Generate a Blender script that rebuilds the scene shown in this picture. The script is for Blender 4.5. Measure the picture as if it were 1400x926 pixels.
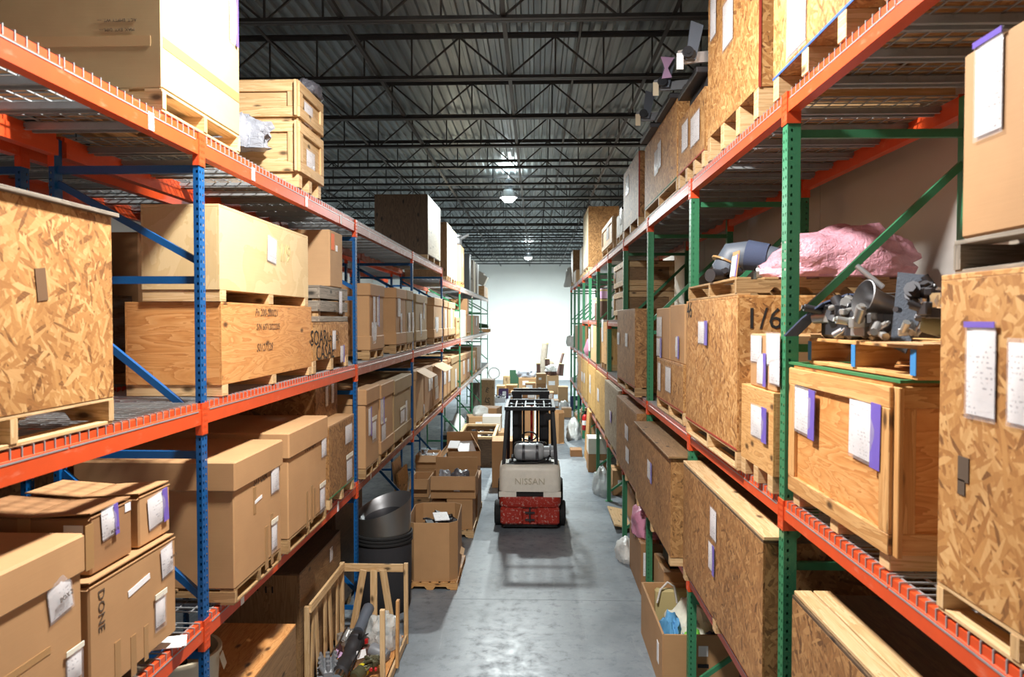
import bpy, math, random
from mathutils import Vector, Matrix
for _o in list(bpy.data.objects): bpy.data.objects.remove(_o, do_unlink=True)
SC = bpy.context.scene
COL = SC.collection
R = math.radians
rnd = random.Random(11)

# ------------------------------------------------------------------ camera, world, exposure
FPX, EYE = 1000.0, 3.52
YAW, PITCH = math.atan(32/FPX), math.atan(26/FPX)
cam = bpy.data.cameras.new('camera'); cam.sensor_width = 36; cam.lens = 36*FPX/1400
cam.clip_end = 200
camo = bpy.data.objects.new('camera', cam); COL.objects.link(camo)
camo.location = (0, 0, EYE); camo.rotation_euler = (R(90)-PITCH, 0, YAW)
SC.camera = camo
cam.dof.use_dof = True; cam.dof.focus_distance = 9.0; cam.dof.aperture_fstop = 3.2
W = bpy.data.worlds.new('world'); SC.world = W; W.use_nodes = True
W.node_tree.nodes['Background'].inputs[0].default_value = (.8, .88, 1, 1)
W.node_tree.nodes['Background'].inputs[1].default_value = .05
SC.view_settings.view_transform = 'Standard'; SC.view_settings.look = 'None'
SC.view_settings.gamma = 1; SC.view_settings.use_curve_mapping = False
SC.view_settings.exposure = 0.1
LAMP_POWER = 500.0

# ------------------------------------------------------------------ world points from the lens
FW = Vector((-math.sin(YAW)*math.cos(PITCH), math.cos(YAW)*math.cos(PITCH), -math.sin(PITCH)))
RT = Vector((math.cos(YAW), math.sin(YAW), 0)); UP = RT.cross(FW)
EYEV = Vector((0, 0, EYE))
def ray(px, py): return FW + RT*((px-700)/FPX) - UP*((py-463)/FPX)
def onX(px, py, X): d = ray(px, py); return EYEV + d*(X/d.x)
def onY(px, py, Y): d = ray(px, py); return EYEV + d*(Y/d.y)
def onZ(px, py, Z=0.0): d = ray(px, py); return EYEV + d*((Z-EYE)/d.z)

# ------------------------------------------------------------------ materials
def lin(c):
    f = lambda u: u/12.92 if u <= .04045 else ((u+.055)/1.055)**2.4
    return (f(c[0]/255), f(c[1]/255), f(c[2]/255), 1)
class NT:
    def __init__(s, name):
        s.m = bpy.data.materials.new(name); s.m.use_nodes = True
        s.t = s.m.node_tree; s.b = s.t.nodes['Principled BSDF']
    def n(s, typ, **kw):
        x = s.t.nodes.new(typ)
        for k, v in kw.items():
            if k.startswith('i_'): x.inputs[k[2:].replace('_', ' ')].default_value = v
            else: setattr(x, k, v)
        return x
    def l(s, a, b): s.t.links.new(a, b)
    def val(s, inp, v):
        if hasattr(v, 'is_output'): s.l(v, inp)
        else: inp.default_value = v
    def math(s, op, a, b=0.0):
        x = s.n('ShaderNodeMath', operation=op); s.val(x.inputs[0], a); s.val(x.inputs[1], b); return x.outputs[0]
    def uv(s, scale=(1, 1, 1), rot=0.0, vary=True):
        tc = s.n('ShaderNodeTexCoord'); out = tc.outputs['UV']
        if vary:
            oi = s.n('ShaderNodeObjectInfo'); k = s.math('MULTIPLY', oi.outputs['Random'], 37.0)
            cx = s.n('ShaderNodeCombineXYZ'); s.l(k, cx.inputs[0]); s.l(s.math('MULTIPLY', k, 1.7), cx.inputs[1])
            a = s.n('ShaderNodeVectorMath', operation='ADD'); s.l(out, a.inputs[0]); s.l(cx.outputs[0], a.inputs[1]); out = a.outputs[0]
        if rot:
            r = s.n('ShaderNodeMapping'); r.inputs['Rotation'].default_value = (0, 0, rot); s.l(out, r.inputs['Vector']); out = r.outputs[0]
        mp = s.n('ShaderNodeMapping'); mp.inputs['Scale'].default_value = scale
        s.l(out, mp.inputs['Vector']); return mp.outputs[0]
    def obj(s, scale=(1, 1, 1)):
        tc = s.n('ShaderNodeTexCoord'); mp = s.n('ShaderNodeMapping'); mp.inputs['Scale'].default_value = scale
        s.l(tc.outputs['Object'], mp.inputs['Vector']); return mp.outputs[0]
    def noise(s, vec, scale=5, detail=3, rough=.55, dist=0.0):
        x = s.n('ShaderNodeTexNoise'); s.l(vec, x.inputs['Vector']); x.inputs['Scale'].default_value = scale
        x.inputs['Detail'].default_value = detail; x.inputs['Roughness'].default_value = rough; x.inputs['Distortion'].default_value = dist
        return x.outputs[0]
    def ramp(s, fac, stops):
        x = s.n('ShaderNodeValToRGB'); e = x.color_ramp.elements
        while len(e) < len(stops): e.new(.5)
        for k, (p, c) in enumerate(stops): e[k].position = p; e[k].color = c if len(c) == 4 else (*c, 1)
        s.l(fac, x.inputs[0]); return x.outputs[0]
    def mix(s, fac, a, b, typ='MIX'):
        x = s.n('ShaderNodeMix', data_type='RGBA', blend_type=typ); s.val(x.inputs[0], fac); s.val(x.inputs[6], a); s.val(x.inputs[7], b)
        return x.outputs[2]
    def bump(s, h, strength=.3, dist=.004):
        x = s.n('ShaderNodeBump'); x.inputs['Strength'].default_value = strength; x.inputs['Distance'].default_value = dist
        s.l(h, x.inputs['Height']); s.l(x.outputs[0], s.b.inputs['Normal'])
    def base(s, c): s.val(s.b.inputs['Base Color'], c)
    def vary(s, col, amt=.16, hue=.01):
        oi = s.n('ShaderNodeObjectInfo'); h = s.n('ShaderNodeHueSaturation'); s.val(h.inputs['Color'], col)
        s.l(s.math('ADD', s.math('MULTIPLY', oi.outputs['Random'], amt), 1-amt/2), h.inputs['Value'])
        return h.outputs[0]
M = {}
def plain(name, c, rough=.6, metal=0.0, var=0.0, bump=0, bscale=60, **kw):
    t = NT(name); t.base(t.vary(lin(c), var) if var else lin(c)); t.b.inputs['Roughness'].default_value = rough; t.b.inputs['Metallic'].default_value = metal
    for k, v in kw.items(): t.b.inputs[k].default_value = v
    if bump: t.bump(t.noise(t.obj(), bscale, 3), bump, .006)
    M[name] = t.m
def osb(name, cols, k=1.0):
    """strands in five directions; at each spot the strand lying on top shows whole"""
    t = NT(name); best = None
    for rot, sc in ((.3, (10*k, 50*k, 1)), (1.35, (12*k, 60*k, 1)), (-.5, (9*k, 46*k, 1)), (.85, (12*k, 62*k, 1)), (-1.1, (11*k, 56*k, 1))):
        v = t.n('ShaderNodeTexVoronoi', voronoi_dimensions='2D'); v.inputs['Scale'].default_value = 1
        t.l(t.uv(sc, rot), v.inputs['Vector'])
        sp = t.n('ShaderNodeSeparateColor'); t.l(v.outputs['Color'], sp.inputs[0]); val, pri = sp.outputs[0], sp.outputs[1]
        if best is None: best, bp = val, pri
        else:
            g = t.math('GREATER_THAN', pri, bp); mx = t.n('ShaderNodeMix', data_type='FLOAT'); t.l(g, mx.inputs[0]); t.l(best, mx.inputs[2]); t.l(val, mx.inputs[3])
            best = mx.outputs[0]; bp = t.math('MAXIMUM', pri, bp)
    base = t.uv((1, 1, 1)); grain = t.noise(t.uv((14*k, 120*k, 1), .4), 1, 2)
    f = t.math('ADD', t.math('MULTIPLY', best, .8), t.math('MULTIPLY', grain, .25))
    c = t.ramp(f, [(.08, lin(cols[0])), (.22, lin(cols[1])), (.6, lin(cols[2])), (1, lin(cols[3]))])
    big = t.noise(base, 1.6, 4)
    c = t.mix(.5, c, t.ramp(big, [(.3, (.62, .57, .52)), (.62, (1.06, 1.06, 1.06))]), 'MULTIPLY')
    t.base(t.vary(c, .14)); t.b.inputs['Roughness'].default_value = .6; t.bump(f, .25, .002); M[name] = t.m
osb('osb', [(104, 66, 34), (164, 112, 60), (188, 138, 80), (216, 174, 118)])
osb('osb_brown', [(88, 58, 32), (134, 94, 54), (158, 114, 68), (184, 142, 92)])
osb('osb_grey', [(96, 82, 66), (138, 120, 98), (160, 144, 120), (188, 174, 152)])
osb('osb_yellow', [(128, 92, 44), (178, 136, 70), (198, 158, 90), (216, 182, 118)])
def ply(name, cols, sc=(1.6, 11, 1), rough=.55, var=.12, ring=9, knots=True):
    t = NT(name); uv = t.uv(sc)
    w = t.noise(uv, 1.1, 4, .5, 1.2); g = t.noise(t.uv((3, 160, 1)), 1, 3)
    bands = t.math('FRACT', t.math('MULTIPLY', w, ring))
    f = t.math('ADD', t.math('MULTIPLY', bands, .55), t.math('MULTIPLY', g, .45))
    c = t.ramp(f, [(.1, lin(cols[0])), (.45, lin(cols[1])), (.9, lin(cols[2]))])
    kv = t.n('ShaderNodeTexVoronoi', voronoi_dimensions='2D'); t.l(t.uv((1.7, 3.4, 1)), kv.inputs['Vector']); kv.inputs['Scale'].default_value = 1
    if knots: c = t.mix(t.ramp(kv.outputs[0], [(.03, (1, 1, 1)), (.085, (0, 0, 0))]), c, lin([v*.55 for v in cols[0]]))
    t.base(t.vary(c, var)); t.b.inputs['Roughness'].default_value = rough; t.bump(g, .15, .002); M[name] = t.m
ply('plywood', [(176, 122, 66), (208, 158, 98), (226, 182, 124)])
ply('plywood_warm', [(178, 112, 56), (206, 144, 82), (222, 166, 106)], (1.2, 7, 1))
ply('plywood_dark', [(64, 48, 34), (88, 68, 48), (108, 86, 62)], (1.2, 9, 1))
ply('plywood_brown', [(108, 80, 50), (138, 106, 70), (160, 126, 88)], (1.2, 9, 1))
ply('pine', [(176, 138, 92), (204, 168, 120), (222, 192, 150)], (1.3, 22, 1), var=.22, ring=4)
ply('pine_warm', [(170, 118, 66), (200, 148, 90), (220, 176, 120)], (1.3, 20, 1), var=.2, ring=4)
ply('wood_grey', [(92, 84, 74), (126, 116, 104), (158, 148, 134)], (1.3, 22, 1), var=.2, ring=5)
ply('pallet_wood', [(128, 98, 62), (164, 130, 88), (190, 158, 114)], (1.3, 20, 1), var=.3, ring=4)
ply('mdf', [(204, 174, 124), (212, 184, 136), (218, 192, 146)], (2, 3, 1), var=.05, ring=2, knots=False)
ply('cream_ply', [(196, 182, 154), (214, 202, 176), (226, 216, 194)], (1.2, 8, 1), ring=5)
def cardboard(name, c, var=.14):
    t = NT(name); uv = t.uv()
    n = t.noise(uv, 3.0, 4); fl = t.noise(t.uv((4, 180, 1)), 1, 2)
    col = t.mix(.35, lin(c), t.ramp(n, [(.3, (.74, .7, .66)), (.7, (1.08, 1.08, 1.08))]), 'MULTIPLY')
    col = t.mix(.12, col, t.ramp(fl, [(.3, (.7, .68, .66)), (.7, (1.1, 1.1, 1.1))]), 'MULTIPLY')
    t.base(t.vary(col, var)); t.b.inputs['Roughness'].default_value = .72; t.bump(t.math('ADD', n, t.math('MULTIPLY', fl, .2)), .2, .006); M[name] = t.m
cardboard('cardboard', (186, 144, 100)); cardboard('cardboard_dark', (160, 119, 80)); cardboard('cardboard_pale', (194, 156, 114)); cardboard('cardboard_tan', (164, 138, 98))
cardboard('cardboard_big', (188, 164, 122), .02)
cardboard('cardboard_white', (226, 222, 212), .05)
plain('card_inside', (150, 118, 84), .8); plain('ink', (26, 24, 24), .7); plain('ink_soft', (84, 68, 54), .8); plain('ink_brown', (110, 80, 52), .8)
plain('tape', (170, 132, 88), .28, var=.1); plain('tape_clear', (196, 166, 124), .2); plain('tape_white', (232, 226, 208), .5)
plain('tape_blue', (60, 130, 190), .5); plain('green_edge', (58, 120, 72), .6); plain('blue_edge', (60, 100, 190), .5); plain('red_edge', (164, 60, 44), .6)
def paper():
    t = NT('paper'); uv = t.uv((1, 1, 1), vary=False)
    se = t.n('ShaderNodeSeparateXYZ'); t.l(uv, se.inputs[0])
    row = t.math('GREATER_THAN', t.math('FRACT', t.math('MULTIPLY', se.outputs[1], 62.0)), .62)
    words = t.math('GREATER_THAN', t.noise(t.uv((90, 31, 1)), 1, 1), .56)
    blk = t.math('GREATER_THAN', t.noise(t.uv((9, 11, 1)), 1, 1), .5)
    f = t.math('MULTIPLY', t.math('MULTIPLY', row, words), t.math('MULTIPLY', blk, .6))
    t.base(t.mix(f, lin((238, 238, 240)), lin((70, 74, 96)))); t.b.inputs['Roughness'].default_value = .55; M['paper'] = t.m
paper()
plain('paper_blank', (240, 240, 242), .6); plain('purple', (124, 104, 200), .3, Alpha=.8); plain('orange_label', (236, 110, 40), .6); plain('tag', (214, 202, 176), .7)
def clear_plastic(name, c, alpha=.3, rough=.12, bump=.6, sc=14):
    t = NT(name); t.base(lin(c)); t.b.inputs['Roughness'].default_value = rough; t.b.inputs['Alpha'].default_value = alpha
    t.bump(t.noise(t.obj(), sc, 4, .6, .8), bump, .02); M[name] = t.m
clear_plastic('pouch', (214, 208, 210), .3, .1, .5, 22); clear_plastic('poly_bag', (224, 230, 230), .5, .14, .9, 18)
clear_plastic('silver_bag', (158, 162, 172), 1, .24, 1, 16); clear_plastic('grey_bag', (92, 92, 100), 1, .3, 1, 16)
clear_plastic('pink_wrap', (226, 168, 184), .84, .2, .9, 26); clear_plastic('pink_bag', (220, 150, 180), .9, .3, .8, 14); clear_plastic('white_bag', (226, 228, 226), 1, .35, .9, 12)
def steel(name, c, chip=(150, 140, 134), amt=.6, rough=.42, wear=.35):
    t = NT(name); o = t.obj()
    n = t.noise(o, 9, 5, .65); d = t.noise(t.obj((1, .25, 1)), 22, 4, .7)
    col = t.mix(t.ramp(d, [(amt, (0, 0, 0)), (amt+.14, (wear, wear, wear))]), lin(c), lin(chip))
    col = t.mix(.3, col, t.ramp(n, [(.3, (.7, .7, .7)), (.7, (1.1, 1.1, 1.1))]), 'MULTIPLY')
    t.base(col); t.b.inputs['Roughness'].default_value = rough; t.bump(n, .08, .003); M[name] = t.m
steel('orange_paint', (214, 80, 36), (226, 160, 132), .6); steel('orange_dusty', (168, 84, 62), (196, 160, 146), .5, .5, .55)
steel('glare_orange', (206, 190, 184), (226, 170, 156), .52, .5, .5); steel('blue_paint', (4, 84, 146), (26, 60, 104), .66)  # far left beams: orange washed pale by glare, put into the colour
steel('green_paint', (58, 128, 90), (40, 90, 64), .66); steel('green_dark', (38, 92, 62), (30, 70, 50), .66)
steel('zinc', (168, 172, 174), (130, 134, 138), .55, .38); M['zinc'].node_tree.nodes['Principled BSDF'].inputs['Metallic'].default_value = .35
steel('joist_steel', (58, 60, 62), (90, 92, 92), .6, .5)
def decking():
    t = NT('roof_deck'); o = t.obj((1, .06, 1)); n = t.noise(o, 5, 4, .6); n2 = t.noise(t.obj(), 1.2, 3)
    c = t.ramp(n, [(.3, lin((116, 126, 132))), (.7, lin((176, 188, 192)))]); c = t.mix(.5, c, t.ramp(n2, [(.35, (.7, .74, .76)), (.7, (1.05, 1.04, 1))]), 'MULTIPLY')
    t.base(c); t.b.inputs['Metallic'].default_value = .55; t.b.inputs['Roughness'].default_value = .42; M['roof_deck'] = t.m
decking()
def concrete():
    t = NT('concrete'); o = t.obj()
    n = t.noise(o, .9, 6, .65, .5); s = t.noise(o, 7, 5, .7); f = t.noise(o, 70, 3); w = t.noise(t.obj((1, .2, 1)), 3, 5, .7, 1)
    c = t.ramp(n, [(.3, lin((92, 100, 108))), (.5, lin((118, 127, 136))), (.72, lin((144, 153, 161)))])
    c = t.mix(t.ramp(s, [(.53, (0, 0, 0)), (.68, (.7, .7, .7))]), c, lin((80, 86, 94)))
    c = t.mix(t.ramp(w, [(.6, (0, 0, 0)), (.75, (.45, .45, .45))]), c, lin((176, 184, 188)))
    c = t.mix(.25, c, t.ramp(f, [(.3, (.7, .7, .7)), (.7, (1.15, 1.15, 1.15))]), 'MULTIPLY')
    t.base(c); t.l(t.ramp(s, [(.3, (.3, .3, .3)), (.7, (.52, .52, .52))]), t.b.inputs['Roughness']); t.bump(f, .1, .002); M['concrete'] = t.m
concrete()
plain('joint_fill', (44, 46, 48), .8); 
def wallmat(name, c):
    t = NT(name); n = t.noise(t.obj(), .7, 4); t.base(t.mix(.3, lin(c), t.ramp(n, [(.3, (.86, .86, .86)), (.7, (1.05, 1.05, 1.05))]), 'MULTIPLY')); t.b.inputs['Roughness'].default_value = .7; M[name] = t.m
wallmat('wall_white', (232, 236, 234)); wallmat('wall_grey', (206, 200, 194))
def emit(name, c, s):
    t = NT(name); t.b.inputs['Emission Color'].default_value = lin(c); t.b.inputs['Emission Strength'].default_value = s; t.base(lin(c)); M[name] = t.m
emit('lamp_glow', (250, 254, 255), 22)
plain('black', (22, 22, 24), .5); plain('rubber', (26, 26, 27), .8, bump=.3, bscale=40); plain('black_metal', (30, 33, 40), .5); plain('soft_black', (38, 38, 42), .85)
plain('steel', (176, 176, 174), .32, .6); plain('steel_dull', (132, 132, 134), .42, .8); plain('steel_dark', (78, 78, 82), .45, .7); plain('brushed', (150, 148, 144), .34, .9)
plain('grey_paint', (124, 128, 134), .45); plain('grey_blue', (88, 96, 108), .5); plain('olive', (92, 90, 66), .5, .4); plain('yellow', (214, 196, 40), .5); plain('red', (186, 30, 32), .4)
plain('chrome', (220, 220, 222), .12, 1.0); plain('aluminium', (206, 208, 212), .3, .75); plain('brown_rubber', (92, 66, 58), .7)
plain('felt', (86, 94, 106), .95, bump=.5, bscale=120); plain('felt_blue', (66, 76, 102), .9, bump=.4, bscale=120); plain('blue_cloth', (92, 158, 206), .8, bump=.6, bscale=9); plain('cream_cloth', (222, 220, 204), .85, bump=.7, bscale=8)
plain('green_cloth', (120, 196, 70), .7); plain('khaki', (196, 180, 128), .8); plain('cream_plastic', (206, 196, 170), .5); plain('purple_plastic', (70, 40, 92), .5); plain('blue_plastic', (30, 50, 92), .5)
plain('rope', (208, 204, 198), .8); plain('lilac', (196, 160, 200), .5); plain('white_plastic', (228, 228, 226), .45); plain('dark_green', (34, 70, 44), .6)
# ------------------------------------------------------------------ mesh helpers
def fr_axis(d):
    d = Vector(d).normalized(); a = Vector((0, 0, 1)) if abs(d.z) < .9 else Vector((1, 0, 0))
    x = a.cross(d).normalized(); return x, d.cross(x), d
class MB:
    def __init__(s): s.v, s.f, s.u, s.mi, s.sm = [], [], [], [], []
    def face(s, pts, uvs, mat=0, sm=False):
        b = len(s.v); s.v += [tuple(p) for p in pts]; s.f.append(tuple(range(b, b+len(pts)))); s.u.append(uvs); s.mi.append(mat); s.sm.append(sm)
    def quad(s, pts, mat=0, sm=False):
        p = [Vector(q) for q in pts]; e1 = (p[1]-p[0]); e2 = (p[-1]-p[0]); a = e1.normalized() if e1.length else Vector((1, 0, 0))
        s.face(p, [((q-p[0]).dot(a), (q-p[0]).dot(e2.normalized()) if e2.length else 0) for q in p], mat, sm)
    def box(s, c, d, rot=None, mat=0, ch=0.0):
        c = Vector(c); hx, hy, hz = d[0]/2, d[1]/2, d[2]/2
        lo = max(range(3), key=lambda k: d[k]); rt = rot if rot is not None else Matrix.Identity(3)
        if rt is not None and len(rt) == 4: rt = rt.to_3x3()
        def P(x, y, z): return c + rt @ Vector((x, y, z))
        def F(q, ax, mt=mat):
            o = [k for k in range(3) if k != ax]
            if lo in o: ua = lo; va = [k for k in o if k != lo][0]
            else: ua, va = o
            s.face([P(*k) for k in q], [(k[ua], k[va]) for k in q], mt)
        h = (hx, hy, hz)
        ch = min(ch, hx*.45, hy*.45, hz*.45)
        for ax in range(3):
            o = [k for k in range(3) if k != ax]
            for sg in (1, -1):
                q = []
                for a, b in ((-1, -1), (1, -1), (1, 1), (-1, 1)):
                    p = [0, 0, 0]; p[ax] = sg*h[ax]; p[o[0]] = a*(h[o[0]]-ch); p[o[1]] = b*(h[o[1]]-ch); q.append(p)
                if (sg > 0) == (ax == 1): q.reverse()
                F(q, ax)
        if ch > 0:
            for ax in range(3):
                a, b = [k for k in range(3) if k != ax]
                for sa in (1, -1):
                    for sb in (1, -1):
                        q = []
                        for e, t in ((-1, 0), (1, 0), (1, 1), (-1, 1)):
                            p = [0, 0, 0]; p[ax] = e*(h[ax]-ch)
                            p[a] = sa*(h[a]-(0 if t == 0 else ch)); p[b] = sb*(h[b]-(ch if t == 0 else 0)); q.append(p)
                        n = (Vector(q[1])-Vector(q[0])).cross(Vector(q[2])-Vector(q[1])); m = Vector([0 if k == ax else (sa if k == a else sb) for k in range(3)])
                        if n.dot(m) < 0: q.reverse()
                        s.face([P(*k) for k in q], [(k[ax], 0) for k in q], mat)
            for sx in (1, -1):
                for sy in (1, -1):
                    for sz in (1, -1):
                        q = [(sx*hx, sy*(hy-ch), sz*(hz-ch)), (sx*(hx-ch), sy*hy, sz*(hz-ch)), (sx*(hx-ch), sy*(hy-ch), sz*hz)]
                        if sx*sy*sz < 0: q.reverse()
                        s.face([P(*k) for k in q], [(0, 0)]*3, mat)
        return s
    def bar(s, p0, p1, w, t, up=(0, 0, 1), mat=0, ch=0.0):
        p0, p1 = Vector(p0), Vector(p1); d = (p1-p0); L = d.length; x = d.normalized(); z = Vector(up); z = (z - x*z.dot(x))
        if z.length < 1e-4: z = Vector((1, 0, 0)) - x*x.x
        z.normalize(); y = z.cross(x)
        s.box((p0+p1)/2, (L, w, t), Matrix((x, y, z)).transposed(), mat, ch); return s
    def ring_loft(s, rings, mat=0, sm=True, caps=(True, True), closed=True):
        n = len(rings[0]); vv = 0.0
        for k in range(len(rings)-1):
            A, B = rings[k], rings[k+1]; dv = (Vector(A[0])-Vector(B[0])).length; uu = 0.0
            for j in range(n if closed else n-1):
                j2 = (j+1) % n; du = (Vector(A[j])-Vector(A[j2])).length
                s.face([A[j], A[j2], B[j2], B[j]], [(vv, uu), (vv, uu+du), (vv+dv, uu+du), (vv+dv, uu)], mat, sm); uu += du
            vv += dv
        if caps[0]: s.face(list(reversed(rings[0])), [(p[0]+p[2], p[1]) for p in reversed(rings[0])], mat)
        if caps[1]: s.face(list(rings[-1]), [(p[0]+p[2], p[1]) for p in rings[-1]], mat)
        return s
    def lathe(s, prof, o=(0, 0, 0), axis=(0, 0, 1), n=16, mat=0, caps=(True, True), sm=True):
        x, y, z = fr_axis(axis); o = Vector(o)
        rings = [[o + z*h + (x*math.cos(6.28318*j/n)+y*math.sin(6.28318*j/n))*r for j in range(n)] for r, h in prof]
        return s.ring_loft(rings, mat, sm, caps)
    def cyl(s, p0, p1, r0, r1=None, n=10, mat=0, sm=True):
        p0, p1 = Vector(p0), Vector(p1); return s.lathe([(r0, 0), (r0 if r1 is None else r1, (p1-p0).length)], p0, p1-p0, n, mat, (True, True), sm)
    def tube(s, path, r, n=8, mat=0, caps=True, closed=False):
        P = [Vector(p) for p in path]; rings = []; rr = r if isinstance(r, (list, tuple)) else [r]*len(P)
        x = None
        for k, p in enumerate(P):
            d = (P[min(k+1, len(P)-1)]-P[max(k-1, 0)]).normalized()
            if x is None: x, y, _ = fr_axis(d)
            else: x = (x - d*x.dot(d)).normalized(); y = d.cross(x)
            rings.append([p + (x*math.cos(6.28318*j/n)+y*math.sin(6.28318*j/n))*rr[k] for j in range(n)])
        return s.ring_loft(rings, mat, True, (caps, caps))
    def prism(s, poly, o, ex, ey, ez, t, mat=0):
        o, ex, ey, ez = Vector(o), Vector(ex), Vector(ey), Vector(ez)
        A = [o+ex*a+ey*b for a, b in poly]; B = [p+ez*t for p in A]
        n = (A[1]-A[0]).cross(A[2]-A[1]); area = sum(poly[k][0]*poly[(k+1) % len(poly)][1]-poly[(k+1) % len(poly)][0]*poly[k][1] for k in range(len(poly)))
        flip = (area > 0) == (ex.cross(ey).dot(ez) > 0)
        fa, fb = (A[::-1], B) if flip else (A, B[::-1])
        s.face(fa, [(p[0], p[1]) for p in (poly[::-1] if flip else poly)], mat); s.face(fb, [(p[0], p[1]) for p in (poly if flip else poly[::-1])], mat)
        for k in range(len(A)):
            q = [A[k], A[(k+1) % len(A)], B[(k+1) % len(A)], B[k]]
            if not flip: q.reverse()
            s.quad(q, mat)
        return s
    def mesh(s, name, mats):
        if any(s.sm):                                   # share corners inside smooth surfaces
            key, v, f = {}, [], []
            for fc, sm in zip(s.f, s.sm):
                q = []
                for i in fc:
                    p = s.v[i]; k = (round(p[0], 5), round(p[1], 5), round(p[2], 5)) if sm else None
                    if k is not None and k in key: q.append(key[k])
                    else:
                        v.append(p); q.append(len(v)-1)
                        if k is not None: key[k] = len(v)-1
                f.append(tuple(q))
            ok = [len(set(q)) == len(q) for q in f]
            s.v = v; s.f = [a for a, o in zip(f, ok) if o]; s.u = [a for a, o in zip(s.u, ok) if o]; s.mi = [a for a, o in zip(s.mi, ok) if o]; s.sm = [a for a, o in zip(s.sm, ok) if o]
        me = bpy.data.meshes.new(name); me.from_pydata(s.v, [], s.f)
        ul = me.uv_layers.new(name='UVMap'); fl = [c for f in s.u for uv in f for c in uv[:2]]; ul.data.foreach_set('uv', fl)
        for m in (mats if isinstance(mats, (list, tuple)) else [mats]): me.materials.append(M[m])
        me.polygons.foreach_set('material_index', s.mi); me.polygons.foreach_set('use_smooth', s.sm); me.update()
        if any(s.sm): me.set_sharp_from_angle(angle=R(48))
        return me
    def build(s, name, mats, parent=None, loc=(0, 0, 0), weld=False):
        me = s.mesh(name, mats)
        if weld:
            import bmesh
            b = bmesh.new(); b.from_mesh(me); bmesh.ops.remove_doubles(b, verts=b.verts, dist=1e-4); b.to_mesh(me); b.free()
        return link(name, me, parent, loc)
def link(name, me, parent=None, loc=(0, 0, 0), rot=None):
    o = bpy.data.objects.new(name, me); COL.objects.link(o); o.parent = parent; o.location = loc
    if rot is not None: o.rotation_euler = rot
    return o
def tag(o, label, cat, group=None):
    o['label'] = label; o['category'] = cat
    if group: o['group'] = group
    return o
def struct(o): o['kind'] = 'structure'; return o
def thing(name, label, cat, loc=(0, 0, 0), rz=0.0, group=None):
    o = bpy.data.objects.new(name, None); COL.objects.link(o); o.location = loc; o.rotation_euler = (0, 0, rz); o.empty_display_size = .1
    return tag(o, label, cat, group)
def rotz(a): return Matrix.Rotation(a, 3, 'Z')
def rotx(a): return Matrix.Rotation(a, 3, 'X')
def roty(a): return Matrix.Rotation(a, 3, 'Y')
def text_part(s, size, parent, loc, rot, mat, name='lettering', depth=.0008, shear=0.0):
    cu = bpy.data.curves.new('lettering', 'FONT'); cu.body = s; cu.size = size; cu.extrude = depth; cu.shear = shear; cu.align_x = 'CENTER'; cu.align_y = 'CENTER'; cu.resolution_u = 2
    t = bpy.data.objects.new('tmp_text', cu); COL.objects.link(t); dg = bpy.context.evaluated_depsgraph_get()
    me = bpy.data.meshes.new_from_object(t.evaluated_get(dg)); bpy.data.objects.remove(t); bpy.data.curves.remove(cu)
    me.materials.clear(); me.materials.append(M[mat]); o = link(name, me, parent, loc, rot); return o

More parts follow.
